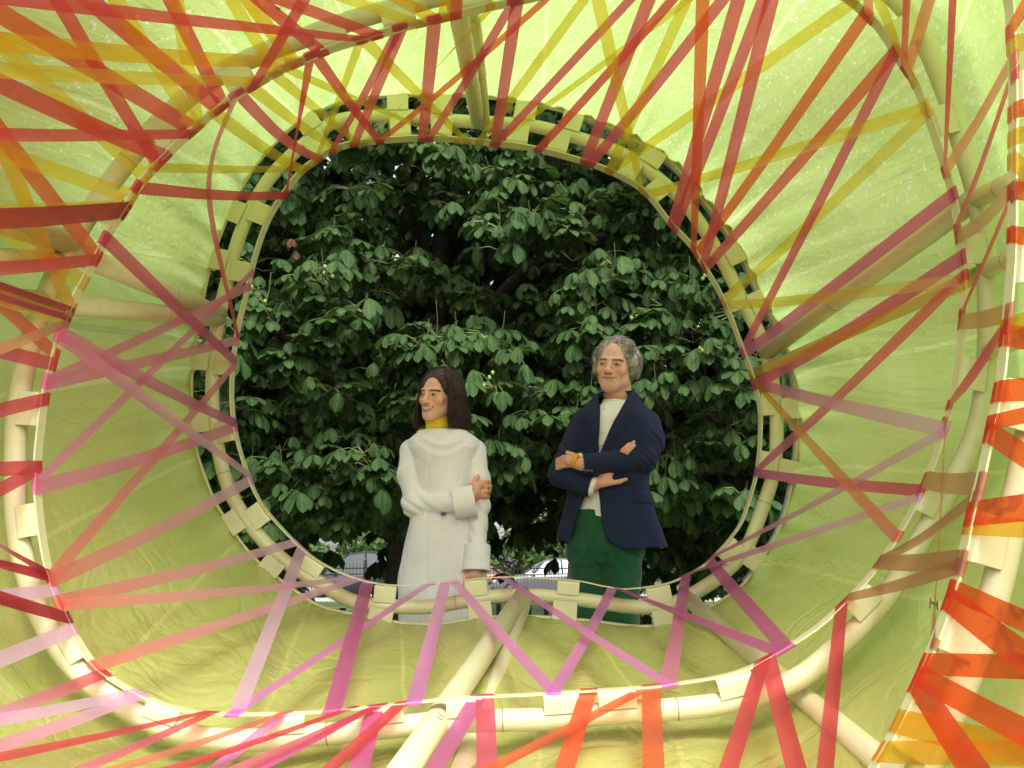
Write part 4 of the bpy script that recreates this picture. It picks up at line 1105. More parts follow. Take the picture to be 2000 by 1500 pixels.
def loft(p, zs, cx, a, b, cyy, pw=2.4):
    """stack of superellipse sections"""
    z = p[:, 2]; o = np.argsort(zs); zs = np.asarray(zs)[o]
    g = lambda q: np.interp(z, zs, np.asarray(q, float)[o]).astype(f32)
    A, Bq = g(a), g(b); x = np.abs(p[:, 0] - g(cx)) / A; y = np.abs(p[:, 1] - g(cyy)) / Bq
    r = (x ** pw + y ** pw) ** (1 / pw)
    d = (r - 1) * np.minimum(A, Bq)
    return np.maximum(d, np.maximum(zs[0] - z, z - zs[-1]))
def wob(p, s, seed=0):
    x, y, z = p[:, 0] * s, p[:, 1] * s, p[:, 2] * s
    return (np.sin(x + 1.7 * np.sin(y * .8 + seed) + seed) * np.sin(z * 1.1 + 1.3 * np.sin(x * .9 + 2 * seed)) + .5 * np.sin(2.1 * z + 1.9 * y + 3 * seed) * np.sin(1.9 * x - z)).astype(f32)
def sst(a, b, x):
    t = np.clip((x - a) / (b - a), 0, 1); return t * t * (3 - 2 * t)
def rdg(a): return 1 - 2 * np.abs(np.sin(a))
YP = 4.5
def W(px, py, dy=0.0):
    return P(px, py, YP + dy)
def zp(py): return P(1000, py, YP)[2]
def xp(px, py=950): return P(px, py, YP)[0]
M2PX = (P(1100, 950, YP)[0] - P(1000, 950, YP)[0]) / 100.0
def rotm(yaw, pitch, roll):
    c, s = math.cos(yaw), math.sin(yaw); Rz = np.array(((c, -s, 0), (s, c, 0), (0, 0, 1)))
    c, s = math.cos(pitch), math.sin(pitch); Rx = np.array(((1, 0, 0), (0, c, -s), (0, s, c)))
    c, s = math.cos(roll), math.sin(roll); Ry = np.array(((c, 0, s), (0, 1, 0), (-s, 0, c)))
    return (Ry @ Rz @ Rx).astype(f32)

def mat_vcol(name, rough=.5, spec=.4, sss=0.0, bump=None):
    t = NT(name); at = t.n('Attribute', attribute_name='Col')
    b = t.n('BsdfPrincipled'); pos = t.n('NewGeometry').outputs['Position']
    nz = t.noise(140, 3, pos); c = t.mix(at.outputs[0], (.25, .08, .05, 1), t.math('MULTIPLY', nz, .10))
    t.set(b.inputs['Base Color'], c); t.set(b.inputs['Roughness'], rough); t.set(b.inputs['Specular IOR Level'], spec)
    if sss:
        t.set(b.inputs['Subsurface Weight'], sss); b.inputs['Subsurface Radius'].default_value = (.012, .005, .003); b.inputs['Subsurface Scale'].default_value = 1.0
    if bump: t.set(b.inputs['Normal'], t.bump(t.noise(bump, 3, pos), .12, .002))
    return t.surf(b)
M_SKIN = mat_vcol('skin', .48, .4, .12, 350)
def mat_cloth(name, col, scale=420, rough=.85, var=.10, sheen=.15, stripes=None):
    t = NT(name); pos = t.n('NewGeometry').outputs['Position']
    n1 = t.noise(7, 3, pos); n2 = t.noise(scale, 2, pos)
    lo = tuple(c * (1 - var) for c in col); hi = tuple(min(1, c * (1 + var)) for c in col)
    c = t.ramp(t.math('ADD', t.math('MULTIPLY', n1, .6), t.math('MULTIPLY', n2, .4)), [(.3, lo), (.7, hi)])
    if stripes:
        sep = t.n('SeparateXYZ'); t.set(sep.inputs[0], pos)
        w = t.math('SINE', t.math('MULTIPLY', sep.outputs[0], 2 * math.pi / stripes[0]))
        c = t.mix(c, stripes[1] + (1,), t.math('MULTIPLY', t.math('GREATER_THAN', w, .55), stripes[2]))
    b = t.n('BsdfPrincipled'); t.set(b.inputs['Base Color'], c); t.set(b.inputs['Roughness'], rough); t.set(b.inputs['Specular IOR Level'], .25); t.set(b.inputs['Sheen Weight'], sheen)
    cr = t.math('MINIMUM', t.math('ABSOLUTE', t.math('SUBTRACT', t.noise(5.5, 2, pos, .5, .8), .5)), .12)      # sharp creases
    b1 = t.bump(t.math('ADD', n2, t.math('MULTIPLY', t.noise(38, 4, pos, .6), 1.2)), .25, .004)
    t.set(b.inputs['Normal'], t.bump(cr, .22, .05, b1))
    return t.surf(b)
M_NAVY = mat_cloth('navy_wool', (.012, .020, .052), 420, .85, .10, .03); M_SHIRT = mat_cloth('white_linen', (.82, .80, .76), 420, .85, .04); M_GREEN = mat_cloth('green_corduroy', (.012, .085, .035), 300, .8, .2, .25)
M_DRESS = mat_cloth('pinstripe_cotton', (.84, .83, .84), 500, .8, .03, .1, (.0112, (.60, .52, .43), .18)); M_CUFF = mat_cloth('white_cotton', (.83, .83, .85), 500, .8, .04, .1)
M_CUFFS = mat_cloth('pinstripe_cuff', (.84, .83, .84), 500, .8, .03, .1, (.0112, (.70, .63, .55), .35))
M_YEL = mat_cloth('yellow_jersey', (.90, .66, .06), 300, .85, .06, .1, (.006, (.74, .50, .03), .5))
M_SHOE = principled('shoe_leather', (.03, .02, .015), .4); M_GREYH = principled('grey_hair', (.44, .41, .35), .55, var=.45, var_scale=70)
M_BROWNH = principled('brown_hair', (.055, .025, .015), .42, .4, var=.6, var_scale=70); M_STRAP = principled('yellow_strap', (.75, .36, .03), .45)
M_DIAL = principled('white_dial', (.8, .8, .78), .2); M_BTN = principled('button', (.05, .04, .035), .4)

def head_sdf(q, fem):
    """q: points in head space, face towards -Y"""
    d = ell(q, (0, .020, .036), (.074, .092, .084))
    d = smin(d, ell(q, (0, -.018, -.026), (.057 if not fem else .055, .068, .076 if not fem else .080)), .03)
    d = smin(d, cone(q, (-.010, -.070, -.086), (.010, -.070, -.086), .019, .019) if not fem else cone(q, (-.006, -.070, -.090), (.006, -.070, -.090), .018, .018), .028)
    for s in (-1, 1):
        d = smin(d, cone(q, (s * .046, -.005, -.052), (s * .014, -.058, -.083), .017, .015), .03)      # jaw
        d = smin(d, ell(q, (s * .037, -.058, -.020), (.023, .020, .020)), .020)                          # cheek
        d = smin(d, cone(q, (s * .040, -.070, .025), (s * .010, -.083, .021), .0078, .0078), .014)       # brow
        d = smax(d, -ell(q, (s * .031, -.097, .004), (.019, .021, .0125)), .012)                         # socket
        d = smin(d, ell(q, (s * .031, -.0715, .003), (.0135, .0125, .0115)), .004)                       # eyeball under lids
        d = smin(d, cone(q, (s * .045, -.072, .004), (s * .019, -.079, .009), .0042, .0042), .004)       # upper lid
        d = smin(d, cone(q, (s * .044, -.070, -.006), (s * .020, -.077, -.005), .0038, .0038), .006)     # lower lid
        e = ell(q, (s * .077, .012, -.004), (.011, .021, .030)); e = smax(e, -ell(q, (s * .088, .006, -.002), (.009, .012, .018)), .006)
        d = smin(d, e, .008)
        d = smin(d, ell(q, (s * .0125, -.0955, -.033), (.0085, .011, .0075)), .006)                      # nostril wing
    nl = .116 if not fem else .112
    d = smin(d, cone(q, (0, -.083, .014), (0, -nl + .006, -.028), .0085, .0105), .010)
    d = smin(d, ell(q, (0, -nl + .008, -.029), (.0115, .011, .0095)), .008)
    # muzzle and lips
    d = smin(d, ell(q, (0, -.070, -.056), (.030, .020, .022)), .018)
    x = q[:, 0]
    zc = -.0575 + 7.0 * x * x
    if fem:
        w = .027
        for i in range(-4, 4):
            x0, x1 = i * w / 4, (i + 1) * w / 4
            yy = lambda v: -.0905 + 12.0 * v * v
            d = smin(d, cone(q, (x0, yy(x0), -.0575 + 7 * x0 * x0 + .0062 * (1 - (x0 / w) ** 2) + .003), (x1, yy(x1), -.0575 + 7 * x1 * x1 + .0062 * (1 - (x1 / w) ** 2) + .003), .0036, .0036), .004)
            d = smin(d, cone(q, (x0, yy(x0), -.0575 + 7 * x0 * x0 - .0085 * (1 - (x0 / w) ** 2) - .003), (x1, yy(x1), -.0575 + 7 * x1 * x1 - .0085 * (1 - (x1 / w) ** 2) - .003), .0042, .0042), .004)
    else:
        for i in range(-3, 3):
            w = .029; x0, x1 = i * w / 3, (i + 1) * w / 3; yy = lambda v: -.0895 + 12.0 * v * v
            d = smin(d, cone(q, (x0, yy(x0), -.0575 + 7 * x0 * x0 + .0038), (x1, yy(x1), -.0575 + 7 * x1 * x1 + .0038), .0030, .0030), .004)
            d = smin(d, cone(q, (x0, yy(x0), -.0575 + 7 * x0 * x0 - .0045), (x1, yy(x1), -.0575 + 7 * x1 * x1 - .0045), .0040, .0040), .004)
        # smile fold
    for s in (-1, 1):
        for (u, v) in (((.017, -.094, -.036), (.029, -.083, -.050)), ((.029, -.083, -.050), (.033, -.074, -.064))):
            d = smax(d, -(cone(q, (s * u[0], u[1], u[2]), (s * v[0], v[1], v[2]), .0022, .0022)), .006)
    return d
def head_color(q, fem, base, hairc):
    n = len(q); c = np.tile(np.array(base, f32), (n, 1)); x, y, z = q[:, 0], q[:, 1], q[:, 2]; ax = np.abs(x)
    def put(m, col): 
        m = np.clip(m, 0, 1)[:, None]; c[:] = c * (1 - m) + np.array(col, f32) * m
    front = y < -.03
    red = np.array(base) * np.array((1.05, .62, .55))
    put(front * .55 * np.exp(-(((ax - .040) / .018) ** 2 + ((z + .022) / .018) ** 2)), red)
    put(front * .45 * np.exp(-((x / .013) ** 2 + ((z + .032) / .012) ** 2)), red)
    put((ax > .068) * .35, red)
    put(front * .35 * np.exp(-(((ax - .031) / .015) ** 2 + ((z - .002) / .009) ** 2)), np.array(base) * .6)       # eye shade of the lids and lashes
    # brows
    bz = .0185 + .004 * np.cos((ax - .030) * 70)
    put(front * (np.abs(z - bz) < .0040) * (ax > .012) * (ax < .050) * .85, hairc)
    # eyes
    eh = (.0052 if fem else .0036) * np.sqrt(np.clip(1 - ((ax - .0315) / .0125) ** 2, 0, 1))
    eye = front * (np.abs(z - .0022) < eh)
    put(eye * 1.0, (.42, .37, .34)); gx = -.0035 if fem else -.003
    put(eye * (np.hypot(x - np.sign(x) * .0315 - gx, z - .002) < .0055), (.03, .018, .012))
    put(front * (np.abs(z - .0022 - eh - .0012) < .0016) * (np.abs(ax - .0315) < .0135) * .9, (.05, .03, .025))
    zc = -.0575 + 7.0 * x * x
    if fem:
        w = .027; k = np.clip(1 - (x / w) ** 2, 0, 1); up, dn = .0062 * k + .001, .0085 * k + .001
        ins = front * (ax < w) * (z < zc + up) * (z > zc - dn)
        lip = front * (ax < w + .003) * (z < zc + up + .0062) * (z > zc - dn - .0070)
        put(lip * .7, (.46, .14, .11)); put(ins, (.74, .68, .56)); put(ins * (z < zc - dn * .55), (.12, .03, .03))
        put(front * (np.hypot(ax - w - .001, z - (zc)) < .003) * .7, (.2, .06, .05))
    else:
        w = .029
        put(front * (ax < w - .004) * (np.abs(z - zc) < .0080 * np.clip(1 - (x / w) ** 2, 0, 1)) * .55, (.46, .14, .11))
        put(front * (ax < w + .002) * (np.abs(z - zc) < .0020), (.13, .035, .03))
        put(front * .22 * (z < -.045) * (ax < .05), np.array(base) * .72)      # shaved beard shadow
    put(front * (np.hypot(ax - .009, z + .0395) < .0034) * (y < -.085) * .8, (.14, .04, .03))
    return c
def finger(p, pts, r, k=.004): return chain(p, pts, [r] * 2 + [r * .92] * (len(pts) - 2), k)

# ================================================================== the man
man = empty('person', (float(xp(1190)), YP, 0)); tag(man, 'man in navy blazer and green trousers standing with arms crossed', 'person')
HM, RM = W(1201, 718, -.01) , rotm(math.radians(-20), math.radians(5), math.radians(7))
KM = f32(1 / 1.07)
def man_local(p): return (p - HM.astype(f32)) @ RM * KM
hs = 1.0
Sr, Er, Wr = W(1140, 826, .03), W(1097, 926, -.05), W(1156, 947, -.155)
Sl, El, Wl = W(1265, 828, .03), W(1257, 899, -.075), W(1136, 906, -.195)
hr0 = Wr + (W(1180, 941, -.165) - Wr)
def man_body(p):
    d = np.full(len(p), .3, f32); z = p[:, 2]
    m = z > zp(800)
    if m.any():
        q = man_local(p[m]); d[m] = head_sdf(q, False) / KM
    nk = cone(p, W(1206, 755, .03), W(1205, 800, .045), .060, .068)
    d = smin(d, nk, .025)
    t = loft(p, [zp(y) for y in (1085, 1040, 960, 880, 820, 796)], [xp(c) for c in (1188, 1188, 1190, 1200, 1204, 1205)], [a * M2PX for a in (66, 66, 60, 62, 66, 30)], [.10, .10, .095, .10, .09, .06], [YP + .02] * 6)
    d = smin(d, t, .02)
    d = smin(d, chain(p, [Sr, Er, Wr], [.048, .04, .029]), .02); d = smin(d, chain(p, [Sl, El, Wl], [.048, .04, .029]), .02)
    for a, b, c_ in (((1143, 1080), (1155, 1260), (1158, 1440)), ((1210, 1080), (1211, 1260), (1215, 1440))):
        d = smin(d, chain(p, [W(*a), W(b[0], b[1], -.01), W(c_[0], c_[1], .02)], [.068, .05, .038]), .02)
    # right hand: palm behind the other forearm, fingers coming out above it
    palm = smin(cone(p, Wr, W(1186, 937, -.15), .026, .024), cone(p, W(1180, 932, -.145), W(1200, 912, -.135), .022, .018), .012)
    palm = smin(palm, cone(p, W(1178, 945, -.160), W(1210, 941, -.165), .013, .010), .01); palm = smin(palm, cone(p, W(1208, 941, -.165), W(1223, 936, -.16), .010, .007), .004)   # thumb
    d = smin(d, palm, .008)
    for k, (u, v, e) in enumerate((((1203, 899), (1217, 878), (1229, 867)), ((1208, 901), (1223, 877), (1238, 863)), ((1213, 903), (1228, 881), (1239, 870)))):
        d = np.minimum(d, finger(p, [W(u[0], u[1], -.135), W(v[0], v[1], -.152 - .003 * k), W(e[0], e[1], -.148 - .003 * k)], .0080))
    # left hand tucked into the right elbow
    d = smin(d, cone(p, Wl, W(1112, 899, -.165), .027, .025), .008)
    for k in range(4): d = np.minimum(d, finger(p, [W(1114, 891 + 6 * k, -.165), W(1100, 893 + 6 * k, -.140), W(1088, 898 + 6 * k, -.10)], .0088))
    d = smin(d, cone(p, W(1122, 890, -.185), W(1108, 884, -.165), .012, .009), .006)
    return d
SKM = (.82, .47, .33)
def man_col(V):
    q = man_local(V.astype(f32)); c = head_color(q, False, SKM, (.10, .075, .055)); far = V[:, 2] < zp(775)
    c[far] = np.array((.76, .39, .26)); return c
lo, hi = W(1060, 1475), W(1320, 645)
body = sdf_mesh('body', man_body, (lo[0], YP - .30, -.02), (hi[0], YP + .22, hi[2] + .03), .003, M_SKIN, man, man_col)
# shirt, trousers, jacket
ZS = [zp(y) for y in (1080, 1040, 1000, 950, 900, 850, 820, 800, 788)]
def shirt(p):
    d = loft(p, [zp(y) for y in (1012, 950, 900, 850, 820, 800, 790)], [xp(c) for c in (1188, 1190, 1198, 1202, 1204, 1206, 1206)], [a * M2PX for a in (66, 64, 66, 68, 68, 48, 34)], [.112, .112, .115, .115, .105, .08, .065], [YP] * 7)
    col = np.maximum(cone(p, W(1206, 800, .02), W(1206, 774, .02), .074, .069), -cone(p, W(1206, 810, .025), W(1206, 760, .022), .064, .060))
    col = np.maximum(col, p[:, 2] - zp(783) - .10 * (p[:, 1] - YP + .05))
    d = smin(d, col, .012)
    plk = np.abs(p[:, 0] - (xp(1176) + (p[:, 2] - zp(880)) * .09)) - .013
    return d - .0022 * (plk < 0) + .0016 * wob(p, 34, 1.0)
sh_o = sdf_mesh('shirt', shirt, (xp(1105), YP - .17, zp(1015)), (xp(1300), YP + .17, zp(768)), .0045, M_SHIRT, man)
mb = MB()
for py in (797, 818, 842, 868):
    c = W(1181 - (py - 797) * .10, py, -.120 + (.018 if py < 805 else 0)); mb.tube([c + (0, .004, 0), c - (0, .004, 0)], .0045, 8)
mb.build('button', M_SHIRT, sh_o)
def trousers(p):
    d = loft(p, [zp(y) for y in (1100, 1070, 1030, 998)], [xp(c) for c in (1182, 1184, 1185, 1185)], [a * M2PX for a in (68, 74, 74, 71)], [.10, .125, .122, .116], [YP + .01] * 4, 2.3)
    l1 = chain(p, [W(1142, 1075), W(1154, 1210, -.01), W(1158, 1300), W(1160, 1452, .02)], [.074, .064, .060, .052], .02)
    l2 = chain(p, [W(1214, 1075), W(1213, 1210, -.02), W(1213, 1300), W(1216, 1452, .02)], [.090, .074, .068, .055], .02)
    l1 = smin(l1, np.maximum(d, 0) * 0 + d, .03); d = smin(l1, l2, .016)
    z = p[:, 2]; x = p[:, 0]
    fold = .0036 * rdg(z * 30 + np.abs(x - xp(1172)) * 42 + np.sin(x * 30)) * sst(zp(1160), zp(1090), z) * sst(zp(1020), zp(1060), z)
    return d + fold + .0025 * wob(p, 26, 2.0) - .003 * (z > zp(1016))
tr_o = sdf_mesh('trousers', trousers, (xp(1095), YP - .16, .03), (xp(1275), YP + .17, zp(996)), .005, M_GREEN, man)
_zl = np.array([zp(y) for y in (1085, 1062, 1040, 1000, 965, 945, 915, 886, 848, 830, 813, 800, 784, 766, 750)])
_xl = np.array([1104, 1108, 1115, 1126, 1141, 1150, 1160, 1166.5, 1168, 1169, 1171, 1172, 1172, 1170, 1168], float)
_xr = np.array([1200, 1183, 1173, 1166, 1165, 1165, 1166, 1170, 1186, 1196, 1207, 1215, 1226, 1236, 1242], float)
def jacket(p):
    x, y, z = p[:, 0], p[:, 1], p[:, 2]
    zs = [zp(v) for v in (1085, 1070, 1040, 1000, 950, 900, 850, 822, 804, 788, 765)]
    cx = [xp(c) for c in (1192, 1192, 1190, 1188, 1190, 1196, 1202, 1204, 1205, 1206, 1207)]
    a = np.array((110, 108, 101, 89, 78, 76, 77, 77, 73, 56, 35)) * M2PX; b = np.array((.152, .150, .146, .140, .134, .135, .135, .122, .105, .092, .080))
    d = loft(p, zs, cx, a, b, [YP + .005] * 8 + [YP + .015, YP + .025, YP + .03], 2.3)
    inn = loft(p, zs, cx, a - .016, b - .016, [YP + .005] * 8 + [YP + .015, YP + .025, YP + .03], 2.3)
    xl = (np.interp(z, _zl, _xl) - 1000) * M2PX; xr = (np.interp(z, _zl, _xr) - 1000) * M2PX
    # lapels: a second layer beside the opening
    lap = np.interp(z, _zl, np.array([0, 0, 0, 0, 0, 0, .004, .02, .046, .060, .066, .050, .05, .04, .03]))
    inl = ((x < xr + lap) & (x > xr)) | ((x > xl - lap * .9) & (x < xl)); fr = y < YP
    d = d - .0065 * (inl & fr & (lap > .001))
    op = np.maximum(np.maximum(xl - x, x - xr), y - (YP - .02)); d = np.maximum(d, -op)
    hol = np.maximum(inn, z - zp(985)); d = np.maximum(d, -hol)
    coll = np.maximum(inn, z - zp(760)); d = np.maximum(d, -np.maximum(inn + .004, zp(812) - z))
    hem = np.where(x < xp(1150), zp(1049) + (x - xp(1080)) * -.42, zp(1077) + sst(xp(1215), xp(1180), x) * .035 + (x - xp(1200)) * .09); d = np.maximum(d, hem - z)
    # pocket flap and its line
    pk = (np.abs(x - xp(1254)) < .060) & (z < zp(966)) & (z > zp(986)) & (y < YP - .02); d = d - .005 * pk
    d = d + .0035 * wob(p, 17, .3) * sst(zp(1000), zp(930), z) + .0028 * rdg(x * 22 + z * 16 + np.sin(z * 9)) * sst(zp(880), zp(960), z) * (y < YP)
    # sleeves
    up_r = chain(p, [Sr, Er, W(1150, 950, -.150)], [.060, .056, .045], .02); up_l = chain(p, [Sl, W(1272, 862, -.02), El, W(1142, 907, -.190)], [.060, .057, .054, .044], .02)
    for nm, S_, E_ in ((0, Sr, Er), (1, Sl, El)):
        dd = np.linalg.norm(p - E_.astype(f32), axis=1); ax_ = (p - E_.astype(f32)) @ ((S_ - E_) / np.linalg.norm(S_ - E_)).astype(f32)
        crease = .0046 * rdg(ax_ * 62 + p[:, 0] * 48 + nm * 2 + 1.2 * np.sin(p[:, 2] * 30)) * np.exp(-(dd / .085) ** 2) + .0034 * rdg(ax_ * 50 + p[:, 0] * 55 + nm + 1.2 * np.sin(p[:, 1] * 40)) * np.exp(-(np.abs(ax_ - .10) / .06) ** 2)
        if nm == 0: up_r = up_r + crease
        else: up_l = up_l + crease
    up_r = np.maximum(up_r, (p - W(1154, 955, -.15).astype(f32)) @ np.array((.93, -.25, -.26), f32)); up_l = np.maximum(up_l, -(p[:, 0] - xp(1133)) - .1 * (p[:, 2] - zp(905)))
    up_r = np.maximum(up_r, -cone(p, W(1146, 950, -.15), W(1165, 948, -.155), .031, .033)); up_l = np.maximum(up_l, -cone(p, W(1120, 903, -.19), W(1142, 903, -.19), .032, .029))
    d = smin(d, up_r, .012); d = smin(d, up_l, .010)
    return d
jk = sdf_mesh('jacket', jacket, (xp(1058), YP - .29, zp(1084)), (xp(1318), YP + .19, zp(755)), .0045, M_NAVY, man, None, 1)
mb = MB()
for px in (1143.5, 1149.5, 1156):
    c = W(px, 919, -.226); mb.tube([c + (0, .006, 0), c - (0, .004, 0)], .0052, 10)
mb.build('cuff_buttons', M_BTN, jk)
def cuffm(p):
    d = np.maximum(cone(p, W(1146, 951, -.150), W(1166, 950, -.156), .040, .038), -cone(p, W(1130, 951, -.150), W(1180, 950, -.156), .035, .033)); return np.maximum(d, np.abs((p - W(1158, 951, -.152).astype(f32)) @ np.array((.95, -.2, -.25), f32)) - .012)
sdf_mesh('shirt_cuff', cuffm, (xp(1130), YP - .22, zp(985)), (xp(1190), YP - .08, zp(925)), .003, M_SHIRT, man)
for c0, c1 in ((W(1158, 1462, .04), W(1152, 1472, -.20)), (W(1218, 1462, .04), W(1226, 1472, -.20))):
    c0[2], c1[2] = .055, .038
    def shoe(p): return np.maximum(smin(cone(p, c0, c1, .05, .042), cone(p, c0 + (0, .03, 0), c0 + (0, .02, .05), .045, .045), .02), -p[:, 2] + .002)
    sdf_mesh('shoe', shoe, np.minimum(c0, c1) - .08, np.maximum(c0, c1) + .12, .006, M_SHOE, man)
# watch
wc = W(1126, 901, -.183); wax = (Wl - W(1112, 899, -.165)); wax /= np.linalg.norm(wax)
u1 = np.cross(wax, (0, 1, 0)); u1 /= np.linalg.norm(u1); u2 = np.cross(wax, u1)
V, F = [], []
for i in range(24):
    a = 2 * math.pi * i / 24
    for s, r_ in ((-.010, .0305), (-.009, .0330), (.009, .0330), (.010, .0305)): V.append(wc + wax * s + (u1 * math.cos(a) + u2 * math.sin(a)) * r_)
    F += [(i * 4 + k, i * 4 + k + 1, ((i + 1) % 24) * 4 + k + 1, ((i + 1) % 24) * 4 + k) for k in range(3)]
wt = mesh_obj('wristwatch', V, F, M_STRAP, man)
fd = -u2 * .6 + u1 * .8 * (1 if u1[2] > 0 else -1); fd = fd if fd[1] < 0 else fd * np.array((1, -1, 1)); fd /= np.linalg.norm(fd)
v, f = tube_geo([wc + fd * .026, wc + fd * .034, wc + fd * .0375], [.016, .016, .0145], 18); mesh_obj('watch_case', v, f, M_STRAP, wt)
v, f = tube_geo([wc + fd * .034, wc + fd * .0388], [.0125, .0125], 18); mesh_obj('dial', v, f, M_DIAL, wt)
# hair
def man_hair(p):
    q = man_local(p); x, y, z = q[:, 0], q[:, 1], q[:, 2]
    d = ell(q, (0, .026, .044), (.088, .100, .088))
    for s in (-1, 1): d = smin(d, ell(q, (s * .080, .022, .018), (.024, .048, .052)), .02)
    d = smin(d, ell(q, (0, .085, -.03), (.062, .032, .05)), .03)
    d = d + .0035 * np.sin(x * 120 + 30 * z + 3 * np.sin(y * 50)) * np.sin(z * 60 + y * 50) + .003 * wob(q, 60, .5)
    face = ell(q, (0, -.092, -.022), (.0685, .088, .122)); d = smax(d, -face, .008)
    d = smax(d, -(y + .060 - .45 * (z - .06)), .01)
    return np.maximum(d, -z - .062)
hair_m = sdf_mesh('hair', man_hair, HM - .15, HM + .17, .0035, M_GREYH, man)
def strands(items, r=.0011):
    V, F = [], []
    for pts in items:
        v, f = tube_geo(pts, np.linspace(r, r * .35, len(pts)), 3, cap=False); o = len(V); V += v; F += [tuple(i + o for i in q) for q in f]
    return V, F
it = []
hv = np.empty(len(hair_m.data.vertices) * 3, f32); hair_m.data.vertices.foreach_get('co', hv); hv = hv.reshape(-1, 3); hn = np.empty_like(hv).ravel(); hair_m.data.vertices.foreach_get('normal', hn); hn = hn.reshape(-1, 3)
for i in nrg.choice(len(hv), 4500, replace=True):
    q = (hv[i] - HM) @ RM * KM; n_ = (q - np.array((0, .026, .03))) / np.array((.088, .10, .095)) ** 2; n_ /= np.linalg.norm(n_)
    back = np.array((np.sign(q[0]) * .4, .75, -.45 if q[2] < .09 else .05)); t = back - n_ * back.dot(n_); t /= np.linalg.norm(t) + 1e-6
    L = rng.uniform(.025, .055); fl = rng.uniform(.0, .006) + (.006 if rng.random() < .1 else 0); ph = rng.uniform(0, 6); pts = []
    for u in np.linspace(0, 1, 6):
        w_ = np.cross(t, n_); pts.append(RM @ ((q + n_ * (.0028 + fl * u * u - (L * u) ** 2 / .19) + t * L * u + w_ * .0045 * math.sin(ph * .3 + q[2] * 60 + u * 4.5)) / KM) + HM)
    it.append(pts)
V, F = strands(it, .0010); mesh_obj('hair_strands', V, np.array(F), M_GREYH, man)

# ================================================================== the woman
wom = empty('person', (float(xp(866)), YP, 0)); tag(wom, 'smiling woman in pale pinstriped dress and yellow turtleneck holding her arm', 'person')
HW, RW = W(857, 775, -.01), rotm(math.radians(-31), math.radians(7), math.radians(6))
def wom_local(p): return (p - HW.astype(f32)) @ RW * f32(1.0)
S1, E1, W1 = W(806, 880, .02), W(814, 986, -.06), W(900, 982, -.165)
S2, E2, W2 = W(926, 880, .01), W(934, 990, -.07), W(929, 1085, -.125)
def wom_body(p):
    d = np.full(len(p), .3, f32); m = p[:, 2] > zp(850)
    if m.any(): d[m] = head_sdf(wom_local(p[m]), True) / 1.0
    d = smin(d, cone(p, W(856, 800, .03), W(860, 850, .035), .044, .052), .025)
    d = smin(d, loft(p, [zp(y) for y in (1090, 1040, 960, 900, 870, 850)], [xp(c) for c in (866, 866, 867, 868, 867, 864)], [a * M2PX for a in (62, 62, 48, 52, 56, 30)], [.10, .105, .085, .10, .08, .06], [YP + .02] * 6), .02)
    d = smin(d, chain(p, [S1, E1, W1], [.040, .034, .025]), .02); d = smin(d, chain(p, [S2, E2, W2], [.040, .034, .025]), .02)
    for x in (838, 896): d = smin(d, chain(p, [W(x, 1085), W(x, 1270, -.01), W(x, 1445, .02)], [.066, .046, .032]), .02)
    # right hand closed round the other arm: back of the hand to the viewer
    d = smin(d, cone(p, W1, W(926, 962, -.150), .026, .026), .012)
    d = smin(d, smin(cone(p, W(924, 952, -.140), W(938, 947, -.128), .024, .018), cone(p, W(924, 966, -.140), W(938, 966, -.128), .022, .017), .012), .010)
    for k in range(4):
        y0 = 941 + 9.2 * k; r_ = (.0098, .0102, .0098, .0086)[k]
        d = smin(d, finger(p, [W(936, y0 + 1, -.128), W(950 - abs(k - 1.2) * 1.2, y0, -.118), W(957 - abs(k - 1) * 1.8, y0 + .5, -.085), W(953, y0 + 1, -.055)], r_), .003)
    d = smin(d, finger(p, [W(922, 948, -.13), W(928, 937, -.105), W(934, 931, -.085)], .0105), .006)
    # left hand hanging
    d = smin(d, cone(p, W2, W(927, 1122, -.135), .025, .028), .01); d = smin(d, cone(p, W(922, 1122, -.135), W(933, 1124, -.13), .022, .022), .01)
    for k in range(4):
        x0 = 918 + 6.2 * k; L = (34, 40, 38, 30)[k]
        d = smin(d, finger(p, [W(x0, 1128, -.135), W(x0 - 1, 1128 + L * .5, -.143), W(x0 - 1, 1128 + L, -.13)], .0082), .003)
    d = smin(d, finger(p, [W(916, 1116, -.135), W(909, 1130, -.15), W(908, 1145, -.15)], .0088), .006)
    return d
SKW = (.84, .49, .35)
def wom_col(V):
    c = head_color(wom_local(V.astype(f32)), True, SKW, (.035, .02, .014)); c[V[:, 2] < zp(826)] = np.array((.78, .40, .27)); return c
sdf_mesh('body', wom_body, (xp(765), YP - .28, -.02), (xp(975), YP + .22, zp(735)), .003, M_SKIN, wom, wom_col)
def turtle(p):
    d = cone(p, W(858, 846, .022), W(854, 815, .012), .060, .0535); top = p[:, 2] - zp(816) - .22 * (p[:, 0] - xp(853)) - .22 * (p[:, 1] - YP)
    d = smax(d, top, .006); d = np.minimum(d, np.maximum(cone(p, W(836, 846, .01), W(892, 846, .01), .05, .05), p[:, 2] - zp(840)))
    return d + .0015 * np.sin(p[:, 2] * 260)
sdf_mesh('turtleneck', turtle, (xp(805), YP - .09, zp(862)), (xp(910), YP + .13, zp(804)), .0035, M_YEL, wom)
